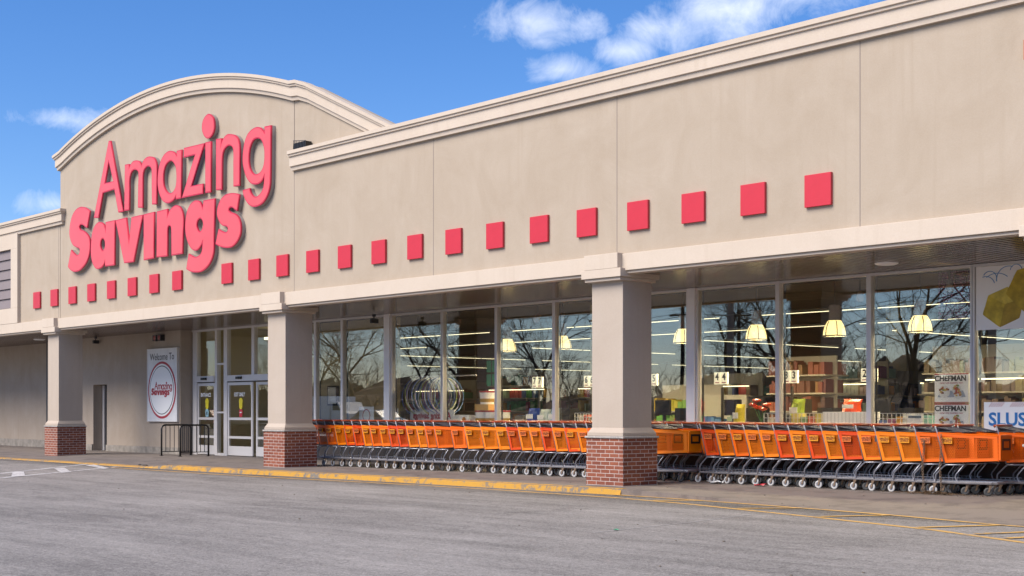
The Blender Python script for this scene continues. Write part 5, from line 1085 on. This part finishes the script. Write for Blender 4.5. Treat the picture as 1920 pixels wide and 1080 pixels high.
pole(-70.7, -32, 9.5, 'wooden utility pole mirrored left of the third column'); pole(-62.7, -32, 9.5, 'wooden utility pole mirrored right of the third column'); pole(-60.9, -36, 8.5, 'shorter wooden utility pole beside the taller one')
pole(-50.5, -22, 14, 'thick tan lamp post mirrored in the number 4 window', True); pole(-34.2, -22, 14, 'tan lamp post mirrored in the poster window', True)
for k, z in enumerate((7.95, 8.2, 9.05, 9.3)):
    b = MB(); pts = []
    for a, c_ in ((-125, -90), (-90, -62.7), (-62.7, -45), (-45, -20)):
        pts += [(a + (c_ - a) * j / 8, -32, z - 1.1 * (1 - (2 * j / 8 - 1) ** 2) * .5) for j in range(8)]
    b.tube(pts, .02, 4); tag(b.build('power_line', M['dark']), ['lowest', 'second lowest', 'second highest', 'topmost'][k] + ' power line strung between the utility poles', 'cable')
b = MB(); rr = random.Random(31)
def shrub(m, p, d, L, r, lev):
    e = p + d * L; m.tube([tuple(p), tuple(e)], [r, r * .6], 3, False)
    if lev >= 4: return
    for k in range(3 if lev < 3 else 2):
        a = d.copy(); ax_ = Vector((rr.gauss(0, 1), rr.gauss(0, 1), .2)); a = (a + ax_.normalized() * rr.uniform(.35, .8)).normalized(); a.z = abs(a.z) * .8 + .15; shrub(m, e, a.normalized(), L * rr.uniform(.55, .85), r * .55, lev + 1)
for k in range(320):
    x = rr.uniform(-190, -15); y = -44 - rr.random() * 14; h = rr.uniform(1.0, 2.6) * (1 + .35 * math.sin(x * .17))
    shrub(b, Vector((x, y, 0)), Vector((rr.gauss(0, .15), 0, 1)).normalized(), h, .07 + rr.random() * .06, 0)
nx = 260
hs_ = [[0 if i in (0, 5) else (1.6 + 1.5 * abs(math.sin(x_ * .037 + 1)) + .7 * math.sin(x_ * .31) + rr.uniform(-.6, .6)) * (.5 + .22 * i) for i in range(6)] for x_ in range(nx)]
for k in range(nx - 1):
    for i in range(5): X0, X1 = -200 + k * .75, -200 + (k + 1) * .75; b.quad((X0, -42 - i * 3, hs_[k][i]), (X1, -42 - i * 3, hs_[k + 1][i]), (X1, -45 - i * 3, hs_[k + 1][i + 1]), (X0, -45 - i * 3, hs_[k][i + 1]))
o = b.build('distant_brush', mat('brush_brown', (.10, .075, .055), .95, var=.5, vscale=1.3, bump=.8, bscale=6)); tag(o, 'far brown winter brush and woods beyond the parking lot', 'woods', kind='stuff')
t = thing('box_truck', 'white box truck parked across the lot, mirrored at the left window', 'truck', (-86.5, -18.7, 0)); b = MB(); b.box(-90.5, -84.6, -20, -17.6, .62, 2.45); b.build('cargo_box', M['white'], t)
b = MB(); b.prism([(-84.5, .5), (-82.3, .5), (-82.3, 1.15), (-83.2, 1.35), (-83.7, 2.0), (-84.5, 2.05)], -19.9, -17.7); b.build('cab', M['white'], t); b = MB(); b.box(-90.3, -82.7, -19.8, -17.8, .3, .6); b.build('chassis', M['dark'], t)
b = MB(); b.prism([(-84.3, 1.4), (-83.35, 1.4), (-83.75, 1.92), (-84.3, 1.95)], -17.695, -17.68); b.build('side_window', M['black'], t)
for x in (-89, -83.5):
    for y in (-19.7, -17.9): b = MB(); b.lathe((x, y - .12, .45), [(0, 0), (.25, 0), (.45, .02), (.45, .22), (.25, .24), (0, .24)], 18, 'y'); b.build('wheel', M['black'], t)
def car(x, y, c, lab):
    t = thing('parked_car', lab, 'car', (x, y, 0), 'cars parked across the lot'); b = MB()
    b.prism([(x - 2.2, .35), (x + 2.2, .35), (x + 2.25, .75), (x + 1.3, .95), (x + .6, 1.42), (x - 1.1, 1.45), (x - 1.9, .98), (x - 2.25, .85)], y - .85, y + .85); b.build('body', mat('car_paint', c, .25, coat=.6), t, bevel=.06)
    b = MB(); b.prism([(x - 1.55, .98), (x + 1.05, .98), (x + .52, 1.36), (x - 1.03, 1.38)], y - .862, y + .862); b.build('windows', M['black'], t)
    for dx in (-1.4, 1.4):
        for dy in (-.8, .62): b = MB(); b.lathe((x + dx, y + dy, .33), [(0, 0), (.2, 0), (.33, .01), (.33, .17), (.2, .18), (0, .18)], 16, 'y'); b.build('wheel', M['black'], t)
car(-95, -14, (.35, .05, .04), 'dark red car parked across the lot left of the white truck'); car(-75, -15, (.3, .31, .33), 'silver car parked across the lot right of the white truck'); car(-66, -16, (.03, .035, .05), 'dark car parked across the lot near the utility poles')

# a green scrap on the asphalt
q_ = walk_z; walk_z = lambda x, y: 0.0
crumple(-11.02, 11.71, .04, gbm, 'green_scrap', 'tiny green scrap lying on the open asphalt', 'litter', 12)
